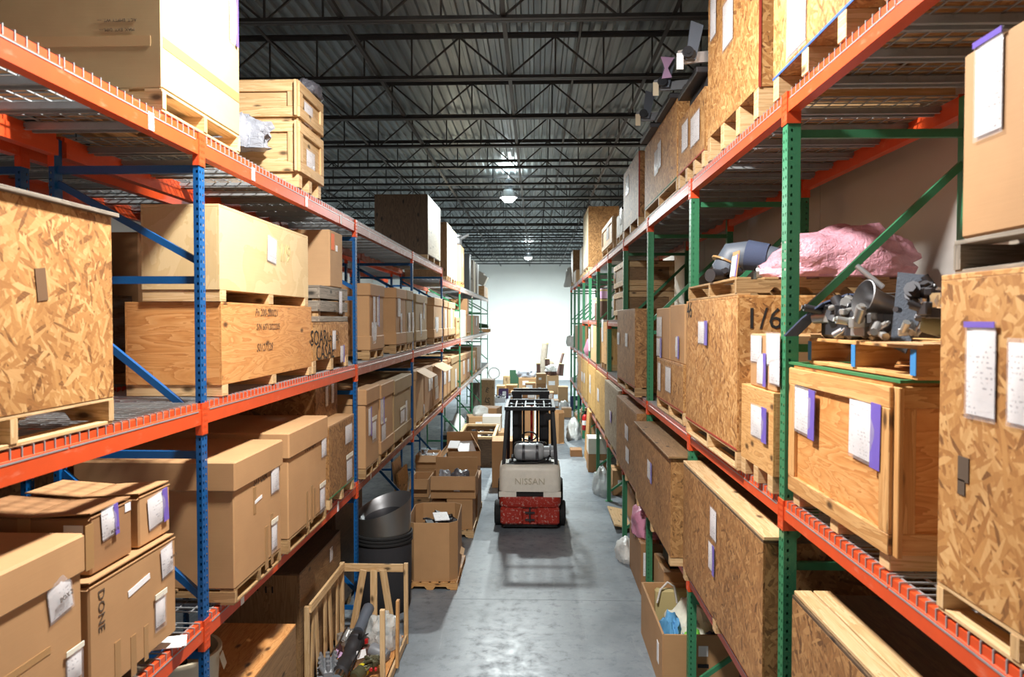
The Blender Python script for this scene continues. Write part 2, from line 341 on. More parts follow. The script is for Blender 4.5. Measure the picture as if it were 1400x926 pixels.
# ------------------------------------------------------------------ the building
WX0, WX1, WY0, WY1, ROOF = -9.5, 2.78, -2.5, 42.5, 7.18
def building():
    fl = MB(); fl.box(((WX0+WX1)/2, (WY0+WY1)/2, -.08), (WX1-WX0+.6, WY1-WY0+.6, .1)); fo = struct(fl.build('floor', 'joint_fill'))
    ys = [WY0-.2, -.6, 4.25, 9.1, 14.1, 19.1, 24.1, 29.1, 34.1, 39.1, WY1+.2]; xs = [WX0-.2, -5.6, 3.0]
    for a, b in zip(ys, ys[1:]):
        for c, d in zip(xs, xs[1:]):
            m = MB(); m.box(((c+d)/2, (a+b)/2, -.04), (d-c-.008, b-a-.008, .08)); m.build('floor_slab', 'concrete', fo)
    w = MB(); w.box(((WX0+WX1)/2, WY1+.1, ROOF/2), (WX1-WX0+.4, .2, ROOF)); struct(w.build('wall_back', 'wall_white'))
    w = MB(); w.box(((WX0+WX1)/2, WY0-.1, ROOF/2), (WX1-WX0+.4, .2, ROOF)); struct(w.build('wall_front', 'wall_grey'))
    w = MB(); w.box((WX0-.1, (WY0+WY1)/2, ROOF/2), (.2, WY1-WY0+.4, ROOF)); struct(w.build('wall_left', 'wall_grey'))
    w = MB(); w.box((WX1+.11, (WY0+WY1)/2, ROOF/2), (.2, WY1-WY0+.4, ROOF)); wo = struct(w.build('wall_right', 'joint_fill'))
    y = WY0
    while y < WY1-.1:
        e = min(y+2.44, WY1); m = MB(); m.box((WX1+.005, (y+e)/2, ROOF/2), (.02, e-y-.012, ROOF-.02)); m.build('wall_panel', 'wall_grey', wo); y = e
    # ribbed roof deck, ribs running down the aisle
    d = MB(); x = WX0; p = .152; prof = []
    while x < WX1:
        for dx, dz in ((0, 0), (.045, 0), (.06, .04), (.137, .04)): prof.append((x+dx, ROOF+dz))
        x += p
    for (xa, za), (xb, zb) in zip(prof, prof[1:]):
        d.quad([(xa, WY1, za), (xb, WY1, zb), (xb, WY0, zb), (xa, WY0, za)])
    co = struct(d.build('ceiling', 'roof_deck'))
    t = MB(); t.box(((WX0+WX1)/2, (WY0+WY1)/2, ROOF+.1), (WX1-WX0+.4, WY1-WY0+.4, .08)); t.build('roof_board', 'joist_steel', co)
    # open web joists
    LOW = ROOF-.60; span = .61
    wb = {}
    for sg in (1, -1):
        m = MB(); m.bar((0, 0, -.26), (span, 0, .26) if sg > 0 else (-span, 0, .26), .022, .022); wb[sg] = m.mesh('web_bar', 'joist_steel')
    m = MB(); m.bar((0, 0, -.26), (0, 0, .26), .02, .02, (1, 0, 0)); wb[0] = m.mesh('web_post', 'joist_steel')
    k = 0; y = 7.55-1.83*4
    while y < WY1-.3:
        j = MB()
        for z in (LOW, ROOF-.035):
            for dy in (-.032, .032):
                j.box(((WX0+WX1)/2, y+dy, z), (WX1-WX0, .05, .008)); j.box(((WX0+WX1)/2, y+dy*.4, z+(.025 if z == LOW else -.025)), (WX1-WX0, .006, .05))
        near = 0 <= y-7 < 11
        far = []
        x = -8.9
        while x < WX1-span:
            for sg, xx in ((1, x), (-1, x+2*span), (0, x+span*0)):
                pass
            for sg in (1, -1, 0, 2):
                xx = x if sg != 2 else x+span
                if sg == -1 and x-span < WX0: continue
                if near and x > -5.2: far.append((sg, xx))
                elif sg in (1, -1): j.bar((xx, y, LOW), (xx+sg*span, y, ROOF-.06), .022, .022)
                else: j.bar((xx, y, LOW), (xx, y, ROOF-.06), .018, .018, (1, 0, 0))
            x += 2*span
        jo = j.build('roof_joist', 'joist_steel', co)
        for sg, xx in far: link('web_bar', wb[sg] if sg != 2 else wb[0], jo, (xx, y, ROOF-.33))
        y += 1.83; k += 1
    for bx in (-5.1, -2.0, -.33, 1.4):
        m = MB(); m.box((bx, (WY0+WY1)/2, LOW+.03), (.045, WY1-WY0, .006)); m.box((bx+.02, (WY0+WY1)/2, LOW+.05), (.006, WY1-WY0, .045)); m.build('bridging_bar', 'joist_steel', co)
    for bx in (-3.4, .55):
        m = MB(); m.cyl((bx, WY0, ROOF-.1), (bx, WY1, ROOF-.1), .02, n=8); m.build('conduit', 'joist_steel', co)
building()
def high_bay(loc, label, power, col, up=.2):
    t = thing('high_bay_lamp', label, 'lamp', loc, group='high bay lamps over the aisles')
    m = MB(); m.lathe([(.05, .46), (.09, .44), (.1, .2), (.13, .16)], n=20); m.build('lamp_housing', 'grey_paint', t)
    m = MB(); m.lathe([(.12, .18), (.17, .1), (.215, 0), (.222, 0), (.178, .105), (.128, .19)], n=24, caps=(False, False)); m.build('reflector', 'aluminium', t)
    m = MB(); m.lathe([(.01, -.12), (.1, -.1), (.16, -.04), (.19, .022), (.196, .03)], n=24, caps=(True, False)); m.build('lens', 'lamp_glow', t)
    m = MB(); m.cyl((0, 0, .46), (0, 0, ROOF-loc[2]+.03), .012, n=8); m.build('hanger', 'joist_steel', t)
    l = bpy.data.lights.new('lamp_light', 'AREA'); l.shape = 'DISK'; l.size = .4; l.energy = power; l.color = col; l.spread = math.pi
    o = bpy.data.objects.new('lamp_light', l); COL.objects.link(o); o.parent = t; o.location = (0, 0, -.135)
    l2 = bpy.data.lights.new('fill_uplight', 'AREA'); l2.shape = 'DISK'; l2.size = .4; l2.energy = power*up; l2.color = col      # added upward light above the housing, brightens the ceiling for soft fill
    o2 = bpy.data.objects.new('fill_uplight', l2); COL.objects.link(o2); o2.parent = t; o2.location = (0, 0, .48); o2.rotation_euler = (math.pi, 0, 0)
high_bay((-.6, 3.85, 6.5), 'round high bay lamp hanging above the near end of the aisle', LAMP_POWER, (1, .97, .92), .3)
high_bay((-.66, 18.0, 6.5), 'round high bay lamp glowing between the roof joists mid aisle', LAMP_POWER*1.5, (.92, 1, .98), .05)
high_bay((-.35, 35.3, 6.5), 'round high bay lamp far off before the white end wall', LAMP_POWER*3.6, (.9, 1, .99), .03)
high_bay((-6.2, 12.0, 6.5), 'round high bay lamp over the next aisle behind the left racks', LAMP_POWER*.16, (.95, .99, 1), .8)

# ------------------------------------------------------------------ pallet racking
def post_mesh(name, w, dp, h, pitch, s, mat):
    m = MB(); hw, hh = .011, .017; cols = (-w*.23, w*.23)
    def strip(A, B, C, z0, z1):   # A origin fn
        m.quad([A(B, z0), A(C, z0), A(C, z1), A(B, z1)])
    def panel(A, wid, cs, zs0=.03):
        edges = [-wid/2]
        for c in cs: edges += [c-hw/2, c+hw/2]
        edges.append(wid/2)
        for k in range(0, len(edges), 2): strip(A, edges[k], edges[k+1], 0, h)
        for k in range(1, len(edges)-1, 2):
            z = 0.0
            while z < h-.001:
                e = min(z+pitch-hh, h); strip(A, edges[k], edges[k+1], z, e); z += pitch
    panel(lambda u, z: (0, u, z), w, cols)
    for sg in (-1, 1):
        panel(lambda u, z: (s*(dp/2+u), sg*w/2, z), dp, (-dp*.18,))
    strip(lambda u, z: (s*dp, u, z), -w/2, w/2, 0, h); m.quad([(0, -w/2, h), (s*dp, -w/2, h), (s*dp, w/2, h), (0, w/2, h)])  # back closed off, added to block light and keep the holes dark
    m.box((s*dp*.5, 0, .004), (dp*1.9, w*1.5, .008))
    return m.mesh(name, mat)
def wire_deck_meshes(wid, dep, s):
    m = MB(); r = .0068; n = int(wid/.0635)
    for k in range(n+1):
        y = -wid/2+.01+(wid-.02)*k/n
        m.box((s*(dep/2-.01), y, .003), (dep-.02, r, r)); m.box((-s*.004, y, -.022), (r, r, .055)); m.box((s*(dep+.004), y, -.022), (r, r, .055))
    k = .0
    for q in range(int(dep/.1)+1): m.box((s*(.03+q*(dep-.06)/int(dep/.1)), 0, -.003), (r, wid, r))
    for x in (-s*.009, s*(dep+.009)): m.box((x, 0, -.048), (r, wid, r))
    c = MB()
    c.box((s*dep/2, 0, -.012), (dep-.1, .05, .004)); 
    for sg in (-1, 1): c.box((s*dep/2, sg*.026, -.03), (dep-.1, .004, .04))
    for sg in (-1, 1): c.box((s*dep/2, sg*.034, -.05), (dep-.1, .02, .004))
    return m.mesh('wire_deck', 'zinc'), c.mesh('support_channel', 'zinc')
def beam_mesh(L, hgt, s, mat, front=True):
    m = MB(); f = 1 if front else -1
    prof = [(0, 0), (0, hgt-.036), (.006, hgt-.032), (.006, hgt), (.05, hgt), (.05, hgt-.03), (.062, hgt-.034), (.062, 0)]
    a = [(s*f*x, -L/2, z) for x, z in prof]; b = [(s*f*x, L/2, z) for x, z in prof]
    m.ring_loft([a, b] if s*f > 0 else [a[::-1], b[::-1]], sm=False)
    return m.mesh('beam', mat)
def connector_mesh(s, dp, hgt, end, mat):
    # L-plate that hooks the beam end on the post; end=+1: the post lies on the +y side of the beam end
    m = MB(); h = hgt+.065
    m.box((-s*.003, end*.022, hgt/2-.03), (.006, .044, h)); m.box((s*(dp*.45), 0, hgt/2-.03), (dp*1.1, .007, h))
    for k in range(5):
        for y in (.012, .031): m.box((-s*.0065, end*y, -.05+k*h/5.2), (.003, .007, .014))
    return m.mesh('beam_connector', mat)
def rack(label, Xf, s, ys, dep, pw, pd, pitch, postcol, beamcol, levels, braces, ndeck, group=None, deck_from=0, post_h=None, tags=()):
    t = thing('pallet_rack', label, 'rack', (Xf, ys[0], 0), group=group); y0 = ys[0]
    pm, cache = {}, {}
    for i, y in enumerate(ys):
        pc = postcol(i); H = post_h(i)
        if (pc, H) not in pm: pm[(pc, H)] = post_mesh('upright_post', pw, pd, H, pitch, s, pc)
        link('upright_post', pm[(pc, H)], t, (0, y-y0, 0)); link('upright_post', pm[(pc, H)], t, (s*dep, y-y0, 0), (0, 0, math.pi))
        for kind, a, b in braces:
            if max(a, b) > H: continue
            key = (kind, a, b, pc)
            if key not in cache:
                m = MB(); m.bar((s*pd, 0, a), (s*(dep-pd), 0, b), .03, .045 if kind == 'h' else .04); cache[key] = m.mesh('brace', pc)
            link('horizontal_brace' if kind == 'h' else 'diagonal_brace', cache[key], t, (0, y-y0, 0))
    dm, cm = wire_deck_meshes((ys[1]-ys[0]-pw-.06)/ndeck-.012, dep-.02, s)
    for i in range(len(ys)-1):
        L = ys[i+1]-ys[i]-pw; yc = (ys[i]+ys[i+1])/2-y0; bc = beamcol(i)
        for lv in levels(i):
            z, hg = lv
            for front in (True, False):
                key = ('b', bc, front, hg)
                if key not in cache: cache[key] = beam_mesh(L, hg, s, bc, front)
                b = link('beam', cache[key], t, (0 if front else s*dep, yc, z-hg))
                for e in (1, -1):
                    key = ('c', bc, front, hg, e)
                    if key not in cache: cache[key] = connector_mesh(s if front else -s, pd, hg, e, 'orange_paint' if bc != 'glare_orange' else bc)
                    link('beam_connector', cache[key], b, (0, e*(L/2), 0))
                if front:
                    for tk in tags:
                        if tk[0] == i and abs(tk[1]-z) < .2:
                            g = MB(); g.box((-s*.002, tk[2]-yc-y0, .05), (.003, .055, tk[3])); g.build('location_label', 'paper_blank', b)
            for q in range(ndeck):
                d = link('wire_deck', dm, t, (s*.01, yc-L/2+.03+(L-.06)*(q+.5)/ndeck, z+.004))
                for w in (-.38, 0, .38): link('support_channel', cm, d, (s*.05, w, 0))
LX, RX = -1.98, 1.39
LYS = [4.30+3.74*k for k in range(-1, 8)]
RYS = [4.15+2.50*k for k in range(-1, 11)]
LTOP, LMID, LBOT = 4.615, 3.02, 1.715
RTOP, RMID, RLOW = 4.775, 2.505, 1.22
LD, RD = .90, 1.04
lbr = [('h', 4.41, 4.41), ('d', 3.87, 4.33), ('h', 3.755, 3.755), ('d', 2.93, 3.6), ('h', 2.71, 2.71), ('d', 1.86, 2.6), ('h', 1.5, 1.5), ('d', .5, 1.4), ('h', .3, .3)]
rbr = [('h', 4.55, 4.55), ('d', 3.52, 4.38), ('h', 3.36, 3.36), ('d', 2.3, 3.25), ('h', 2.13, 2.13), ('d', 1.1, 2.0), ('h', .95, .95), ('d', .2, .85)]
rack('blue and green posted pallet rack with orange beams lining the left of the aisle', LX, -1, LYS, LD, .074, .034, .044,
     lambda i: 'blue_paint' if i < 5 else 'green_paint', lambda i: 'orange_paint' if i < 2 else 'orange_dusty' if i < 5 else 'glare_orange',
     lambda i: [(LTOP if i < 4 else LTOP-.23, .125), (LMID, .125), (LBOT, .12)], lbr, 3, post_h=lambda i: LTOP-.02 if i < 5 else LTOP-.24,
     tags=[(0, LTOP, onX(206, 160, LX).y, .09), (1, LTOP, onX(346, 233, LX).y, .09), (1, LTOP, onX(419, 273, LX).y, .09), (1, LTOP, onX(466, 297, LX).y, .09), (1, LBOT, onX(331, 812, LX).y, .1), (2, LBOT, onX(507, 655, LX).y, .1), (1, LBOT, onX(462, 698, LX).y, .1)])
rack('second row of blue racking standing back to back behind the left rack', LX-LD-.17, -1, LYS[:6], LD, .074, .034, .044,
     lambda i: 'blue_paint', lambda i: 'orange_paint', lambda i: [(LTOP, .125), (LMID, .125), (LBOT, .12)], lbr, 3, post_h=lambda i: LTOP-.02)
rack('green posted pallet rack with orange beams along the right wall', RX, 1, RYS, RD, .082, .072, .0508,
     lambda i: 'green_paint', lambda i: 'orange_paint' if i < 4 else 'orange_dusty',
     lambda i: [(RTOP, .11), (RMID, .105), (RLOW, .105)]+([(3.50, .1)] if i in (4, 6, 7) else []), rbr, 2, post_h=lambda i: RTOP-.02)
# ------------------------------------------------------------------ builders for what stands on the racks
from mathutils import noise as mnoise
def Y(px, X, py=437): return onX(px, py, X).y
def Z(px, py, X): return onX(px, py, X).z
class Frame:
    """local x runs along the aisle, local -y faces the aisle, origin under the middle of the footprint"""
    def __init__(s, side, y0, y1, xf, z0, dep):
        y0, y1 = min(y0, y1), max(y0, y1)
        if z0 < (LTOP if side == 'L' else RTOP)-.1:          # keep clear of the upright frames
            for f in (LYS if side == 'L' else RYS):
                g = .066
                if y0 < f+g and y1 > f-g:
                    if f-y0 > y1-f: y1 = f-g
                    else: y0 = f+g
        s.side, s.xf, s.dep = side, xf, dep; s.w = abs(y1-y0); s.yc = (y0+y1)/2
        sg = 1 if side == 'L' else -1; s.sg = sg; s.rz = sg*math.pi/2; s.loc = (xf-sg*dep/2, s.yc, z0); s.z0 = z0
    def uv(s, px, py):      # a point on the aisle face, in local x and z
        p = onX(px, py, s.xf); return (p.y-s.yc)*s.sg, p.z-s.z0
def pouch(parent, fy, u, v, w, h, kind='white', tilt=0.0, side='front', dep=0.0):
    """document in a clear sleeve on the face y=fy of its box"""
    sh = rotz(0)
    m = MB(); N = 4; seed = rnd.random()*50
    def pt(a, b, off): return Vector(((a-.5)*w, -.002-off*(.004+.014*math.sin(math.pi*a)*math.sin(math.pi*b)*(1+.5*mnoise.noise((a*3+seed, b*3, 0)))), (b-.5)*h))
    for i in range(N):
        for j in range(N):
            q = [pt(i/N, j/N, 1.25), pt((i+1)/N, j/N, 1.25), pt((i+1)/N, (j+1)/N, 1.25), pt(i/N, (j+1)/N, 1.25)]
            m.face(q, [(0, 0)]*4, 0, True)
    o = m.build('document_pouch', 'pouch', parent, weld=True)
    if side == 'front': o.location = (u, fy, v); o.rotation_euler = (0, tilt, 0)
    elif side == 'left': o.location = (fy, u, v); o.rotation_euler = (tilt, 0, -math.pi/2)
    else: o.location = (fy, u, v); o.rotation_euler = (tilt, 0, math.pi/2)
    pw = .8 if kind == 'clear' else .9
    ph = .66 if kind == 'clear' else .9
    m = MB()
    for i in range(N):
        for j in range(N):
            f = lambda a, b: (lambda p: (p.x*pw-(.05*w if kind == 'purple' else 0), p.y, p.z*ph-(.05*h if kind == 'clear' else 0)))(pt(a, b, .9))
            q = [f(i/N, j/N), f((i+1)/N, j/N), f((i+1)/N, (j+1)/N), f(i/N, (j+1)/N)]
            m.face(q, [(p[0], p[2]) for p in q], 0, True)
    m.build('paper_sheet', 'paper', o, weld=True)
    if kind == 'purple':
        m = MB(); m.box((w*.36, -.0135, 0), (w*.28, .002, h)); m.build('zip_strip', 'purple', o)
    elif kind == 'top':
        m = MB(); m.box((0, -.0125, h*.47), (w*.98, .002, h*.06)); m.build('zip_strip', 'purple', o)
    elif kind == 'clear':
        m = MB(); m.box((0, -.01, h*.44), (w, .004, h*.14)); m.build('tape_strip', 'tape_white', o)
    return o
def add_docs(fr, t, docs):
    for d in docs:
        px, py, w, h = d[:4]; u, v = fr.uv(px, py)
        pouch(t, -fr.dep/2-.001, u, v, w, h, *(d[4:]))
def carton(label, fr, h, mat='cardboard', lid=0, band=0, docs=(), tapes=(), cat='box', group=None, name='cardboard_box', jit=0.0, flaps=False, chk=.008):
    t = thing(name, label, cat, fr.loc, fr.rz+jit, group); w, d = fr.w, fr.dep
    m = MB(); m.box((0, 0, h/2), (w, d, h), ch=chk); m.build('body', mat, t)
    if lid:
        m = MB(); m.box((0, 0, h-lid/2+.006), (w+.03, d+.03, lid), ch=.01); m.build('lid', mat, t)
    if band:
        m = MB(); m.box((0, 0, band/2+.002), (w+.022, d+.022, band), ch=.008); m.build('base_tray', mat, t)
    if not lid:
        m = MB(); m.box((0, 0, h+.0012), (w*.98, .06, .002)); m.box((w/2+.0012, 0, h-.05), (.002, .06, .1)); m.box((-w/2-.0012, 0, h-.05), (.002, .06, .1)); m.build('sealing_tape', 'tape', t)
    if flaps:
        m = MB()
        m.bar((-w/2, -d/2, h+.003), (-w/2, -d/2, h+.004) if False else (w/2, -d/2+.0, h+.003), .006, .006)
        m.box((0, -d*.25, h+.012), (w*.98, d*.49, .006), rotx(-.07)); m.box((0, d*.25, h+.012), (w*.98, d*.49, .006), rotx(.07)); m.build('top_flaps', mat, t)
    for (u0, v0, tw, th) in tapes:
        m = MB(); m.box((u0*w/2, -d/2-.0012-(.011 if band and v0*h < band else 0), v0*h), (tw, .002, th)); m.build('tape_strip', 'tape', t)
    add_docs(fr, t, docs)
    return t
def wood_crate(label, fr, h, mat='osb', skid=0, lid=True, docs=(), edge=None, cat='crate', group=None, over=.0, battens=0, lidmat=None, name='wooden_crate', th=.014, skidmat='pine', nsk=3, frame=None):
    """panelled crate; z0 of the frame is under the skids"""
    t = thing(name, label, cat, fr.loc, fr.rz, group); w, d = fr.w-(.11 if frame else 0), fr.dep; b = skid; H = h-b
    lt = .018 if lid else 0
    for nm, c, s in (('front_panel', (0, -d/2+th/2, b+(H-lt)/2), (w, th, H-lt)), ('back_panel', (0, d/2-th/2, b+(H-lt)/2), (w, th, H-lt)),
                     ('end_panel', (-w/2+th/2, 0, b+(H-lt)/2), (th, d-2*th, H-lt)), ('end_panel', (w/2-th/2, 0, b+(H-lt)/2), (th, d-2*th, H-lt)),
                     ('bottom_panel', (0, 0, b+.009), (w-2*th, d-2*th, .018))):
        m = MB(); m.box((0, 0, 0), s, ch=.0015); m.build(nm, mat, t, c)
    if lid:
        m = MB(); m.box((0, 0, 0), (w+over, d+over, lt), ch=.002); m.build('lid_panel', lidmat or mat, t, (0, 0, h-lt/2))
    if skid:
        for k in range(nsk):
            m = MB(); m.box((0, 0, 0), (.09, d, b), ch=.003); m.build('skid', skidmat, t, (-w/2+.05+(w-.1)*k/(nsk-1), 0, b/2))
    if edge:
        m = MB(); m.box((0, -d/2-.001, b+.006), (w, .003, .013)); m.build('painted_edge', edge, t)
    if frame:
        fw = .085
        for z in (b+fw/2, h-lt-fw/2):
            m = MB(); m.box((0, 0, 0), (w+.04, .02, fw), ch=.003); m.build('frame_board', frame, t, (0, -d/2-.011, z))
            for sg in (-1, 1): m = MB(); m.box((0, 0, 0), (.02, d, fw), ch=.003); m.build('frame_board', frame, t, (sg*(w/2+.0105), 0, z))
        for u in (-w/2+fw/2-.02, w/2-fw/2+.02):
            m = MB(); m.box((0, 0, 0), (fw, .02, H-lt-2*fw), ch=.003); m.build('frame_board', frame, t, (u, -d/2-.011, b+(H-lt)/2))
        for sg in (-1, 1):
            for v in (-d/2+fw/2, d/2-fw/2): m = MB(); m.box((0, 0, 0), (.02, fw, H-lt-2*fw), ch=.003); m.build('frame_board', frame, t, (sg*(w/2+.0105), v, b+(H-lt)/2))
        for a in (-1, 1):
            m = MB(); m.box((0, 0, 0), (.045, .02, H-lt), ch=.003); m.build('corner_post', frame, t, (a*(w/2+.04), -d/2+.006, b+(H-lt)/2))
    for q in range(battens):
        m = MB(); m.box((0, 0, 0), (.07, .02, H-lt), ch=.003); m.build('batten', 'pine', t, (-w/2+.05+(w-.1)*q/max(1, battens-1), -d/2-.0105, b+(H-lt)/2))
    fr2 = fr; add_docs(fr2, t, docs)
    return t
def pallet(label, fr, h=.115, mat='pallet_wood', group=None, nb=6, bottom=True):
    t = thing('wooden_pallet', label, 'pallet', fr.loc, fr.rz, group); w, d = fr.w, fr.dep; bt = .016
    for k in range(3):
        m = MB(); z0 = bt if bottom else 0; hh = h-bt-z0; x = -w/2+.02+(w-.04)*k/2
        poly = [(-d/2, 0), (-d*.32, 0), (-d*.29, hh*.42), (-d*.1, hh*.42), (-d*.07, 0), (d*.07, 0), (d*.1, hh*.42), (d*.29, hh*.42), (d*.32, 0), (d/2, 0), (d/2, hh), (-d/2, hh)]
        m.prism(poly, (x-.02, 0, z0), (0, 1, 0), (0, 0, 1), (1, 0, 0), .04); m.build('stringer', mat, t)
    for k in range(nb):
        m = MB(); m.box((0, 0, 0), (w, .095, bt), ch=.002); m.build('deck_board', mat, t, (rnd.uniform(-.004, .004), -d/2+.05+(d-.1)*k/(nb-1), h-bt/2))
    if bottom:
        for k in range(3): m = MB(); m.box((0, 0, 0), (w, .09, bt), ch=.002); m.build('bottom_board', mat, t, (0, -d/2+.05+(d-.1)*k/2, bt/2))
    return t
def blob(name, label, cat, loc, size, mat, seed=0, amp=.3, freq=1.6, n=16, rz=0.0, flat=.35, parent=None, group=None):
    m = MB(); rings = []
    for i in range(1, n):
        a = math.pi*i/n; ring = []
        for j in range(2*n):
            b = math.pi*j/n; v = Vector((math.sin(a)*math.cos(b), math.sin(a)*math.sin(b), math.cos(a)))
            r = 1+amp*mnoise.noise(v*freq+Vector((seed, seed*.7, 3)))+amp*.45*mnoise.noise(v*freq*3.1+Vector((seed, 5, seed)))
            p = v*r; z = max(p.z, -flat); ring.append(Vector((p.x*size[0]/2, p.y*size[1]/2, (z+flat)*size[2]/(1+flat))))
        rings.append(ring)
    rings.reverse(); m.ring_loft(rings)
    o = m.build(name, mat, parent, loc, weld=True); o.rotation_euler = (0, 0, rz)
    if parent is None: tag(o, label, cat, group)
    return o
def open_box(label, loc, rz, w, d, h, mat='cardboard', flap=.0, th=.008, name='open_cardboard_box', cut=.0, cat='box', flaps=(1, 1, 1, 1), fl_ang=(2.3, 2.4, 2.2, 2.5)):
    """four walls, floor and outward flaps; local -y faces the camera"""
    t = thing(name, label, cat, loc, rz)
    pts = [(-w/2, -d/2), (w/2, -d/2), (w/2, d/2), (-w/2, d/2)]
    if cut: pts = [(-w/2+cut, -d/2), (w/2-cut, -d/2), (w/2, -d/2+cut), (w/2, d/2-cut), (w/2-cut, d/2), (-w/2+cut, d/2), (-w/2, d/2-cut), (-w/2, -d/2+cut)]
    for k in range(len(pts)):
        a, b = Vector((*pts[k], 0)), Vector((*pts[(k+1) % len(pts)], 0)); mid = (a+b)/2; L = (b-a).length; ang = math.atan2(b.y-a.y, b.x-a.x)
        m = MB(); m.box((0, 0, h/2), (L, th, h)); o = m.build('side_wall', mat, t, mid); o.rotation_euler = (0, 0, ang)
        if flap and k < 4 and flaps[k] and not cut:
            m = MB(); m.box((0, 0, flap/2), (L*.985, th*.7, flap)); f = m.build('flap', mat, o, (0, 0, h-.002)); f.rotation_euler = (fl_ang[k], 0, 0)
    m = MB(); m.box((0, 0, .006), (w-.02, d-.02, .01)); m.build('box_floor', mat, t)
    return t
def loose(name, label, cat, mb, mats, loc, rz=0.0, group=None):
    o = mb.build(name, mats, None, loc); o.rotation_euler = (0, 0, rz); return tag(o, label, cat, group)
# ================================================================== left rack, top deck
ST, SM, SB = LTOP+.012, LMID+.012, LBOT+.012
def FL(pa, pb, z0, dep=1.0, xf=-1.98, pya=437, pyb=437): return Frame('L', Y(pa, xf, pya), Y(pb, xf, pyb), xf, z0, dep)
def onpallet(what, fr, ph=.115, mat='pallet_wood', grow=0.0, nb=6, dep=None):
    p = Frame(fr.side, fr.yc-fr.w/2-grow, fr.yc+fr.w/2+grow, fr.xf, fr.z0, dep or min(fr.dep, 1.0))
    pallet('wooden pallet under the '+what, p, ph, mat, nb=nb, group='pallets on the racks')
    return Frame(fr.side, fr.yc-fr.w/2, fr.yc+fr.w/2, fr.xf, fr.z0+ph+.001, fr.dep)
# huge tan carton
fr = onpallet('huge tan carton on the left top deck', FL(222, 328, ST, 1.06, pya=120, pyb=180), .12, 'pine')
h = 5.70-fr.z0
t = carton('huge tan cardboard carton nearest the camera on the left top deck', fr, h, 'cardboard_big', docs=[(318, 25, .12, .34, 'purple')], tapes=[(-.0, .26, fr.w*.98, .06)])
x = -fr.w/2-.002
text_part('ACT. EMPTY WT. —', .024, t, (x, -.02-.27, .36), (math.pi/2, math.pi, -math.pi/2), 'ink_soft'); text_part('MAX. EXT. DIM.—', .024, t, (x, -.02-.27, .31), (math.pi/2, math.pi, -math.pi/2), 'ink_soft')
m = MB(); m.box((x, .03, .25), (.002, 1.0, .055)); m.build('tape_strip', 'tape_clear', t)
for u, v in ((-.31, .93), (-.2, .93), (-.25, .99)): m = MB(); m.box((x, u, v-.02), (.002, .05, .06), rotx(.4)); m.build('green_tape', 'green_cloth', t)
# two framed crates, one on the other
z1, z2, z3, z4 = Z(405, 233, -1.98), Z(405, 166, -1.98), Z(405, 161, -1.98), Z(405, 106, -1.98)
fr = FL(405, 441, ST, .92, pya=200, pyb=200)
t = wood_crate('pine framed crate on the left top deck, lower one of two stacked', fr, z3-ST-.002, 'pine', skid=z1-ST, lid=True, frame='pine', docs=[(424, 222, .26, .2)])
fr = FL(405, 441, z3, .92, pya=200, pyb=200)
t = wood_crate('pine framed crate on the left top deck, upper one of two stacked', fr, z4-z3, 'pine', skid=.02, lid=True, frame='pine', docs=[(421, 158, .26, .2)])
blob('plastic_bag', 'dark grey plastic bag lying on the upper framed crate', 'bag', (-2.06, Y(425, -2.05), z4+.001), (.24, .4, .16), 'grey_bag', 3)
blob('plastic_sheet', 'crumpled silver plastic sheet hanging off the lower framed crate', 'plastic sheet', (-2.42, Y(405, -1.98)-.1, z2-.26), (.52, .22, .27), 'silver_bag', 7, .5, 2.2, 18)
# dark plywood crate
fr = FL(585, 602, ST, .98)
t = wood_crate('tall dark stained plywood crate standing alone on the left top deck', fr, Z(585, 266, -1.98)-ST, 'plywood_dark', skid=.09, lid=True, lidmat='plywood_dark', docs=[])
m = MB(); m.box((0, -fr.dep/2-.004, fr.w*.0+.09+(Z(585, 266, -1.98)-ST-.09)/2), (fr.w-.02, .006, Z(585, 266, -1.98)-ST-.12)); m.build('lit_face', 'cream_ply', t)  # aisle face paler than the crate: lamplight put into its colour
S2 = LTOP-.23+.012
pieces = [(611, 617, 304, 'plywood_brown', 'cream_ply', 'brown crate with a pale lit face past the dark crate'), (617.6, 624, 313, 'cream_ply', 'cream_ply', 'narrow pale crate beside the brown crate on the left top deck')]
for a, b, tp, mt, lm, lab in pieces:
    fr = FL(a, b, S2, .95); t = wood_crate(lab, fr, Z(a, tp, -1.98)-S2, mt, skid=.09)
    m = MB(); m.box((0, -fr.dep/2-.004, .09+(Z(a, tp, -1.98)-S2-.09)/2), (fr.w-.02, .006, Z(a, tp, -1.98)-S2-.13)); m.build('lit_face', 'cream_ply', t)  # lit aisle side again, its brightness put into the panel colour
fr = onpallet('upright pale carton far along the left top deck', FL(625.5, 634.5, S2, .9), .12, 'pine_warm')
carton('upright pale carton on a yellow pallet far along the left top deck', fr, Z(625.5, 331, -1.98)-fr.z0, 'cardboard_pale', docs=[(632, 356, .2, .4)])
m = MB(); m.lathe([(.12, 0), (.16, .05), (.16, .2), (.1, .26), (.1, .3)], n=16); m.lathe([(.17, .26), (.17, .3)], n=16); m.cyl((.1, 0, .2), (.3, .2, .34), .05)
loose('duct_fitting', 'round metal duct fitting on top of the upright pale carton', 'fitting', m, 'steel_dull', (-2.15, fr.yc, Z(625.5, 331, -1.98)+.006))
m = MB(); m.box((0, 0, .55), (.5, .5, 1.1), ch=.01); m.box((0, 0, 1.12), (.52, .52, .05))
loose('black_cabinet', 'tall black cabinet far along the left top deck', 'cabinet', m, 'black', (-2.28, Y(645, -1.98), S2))
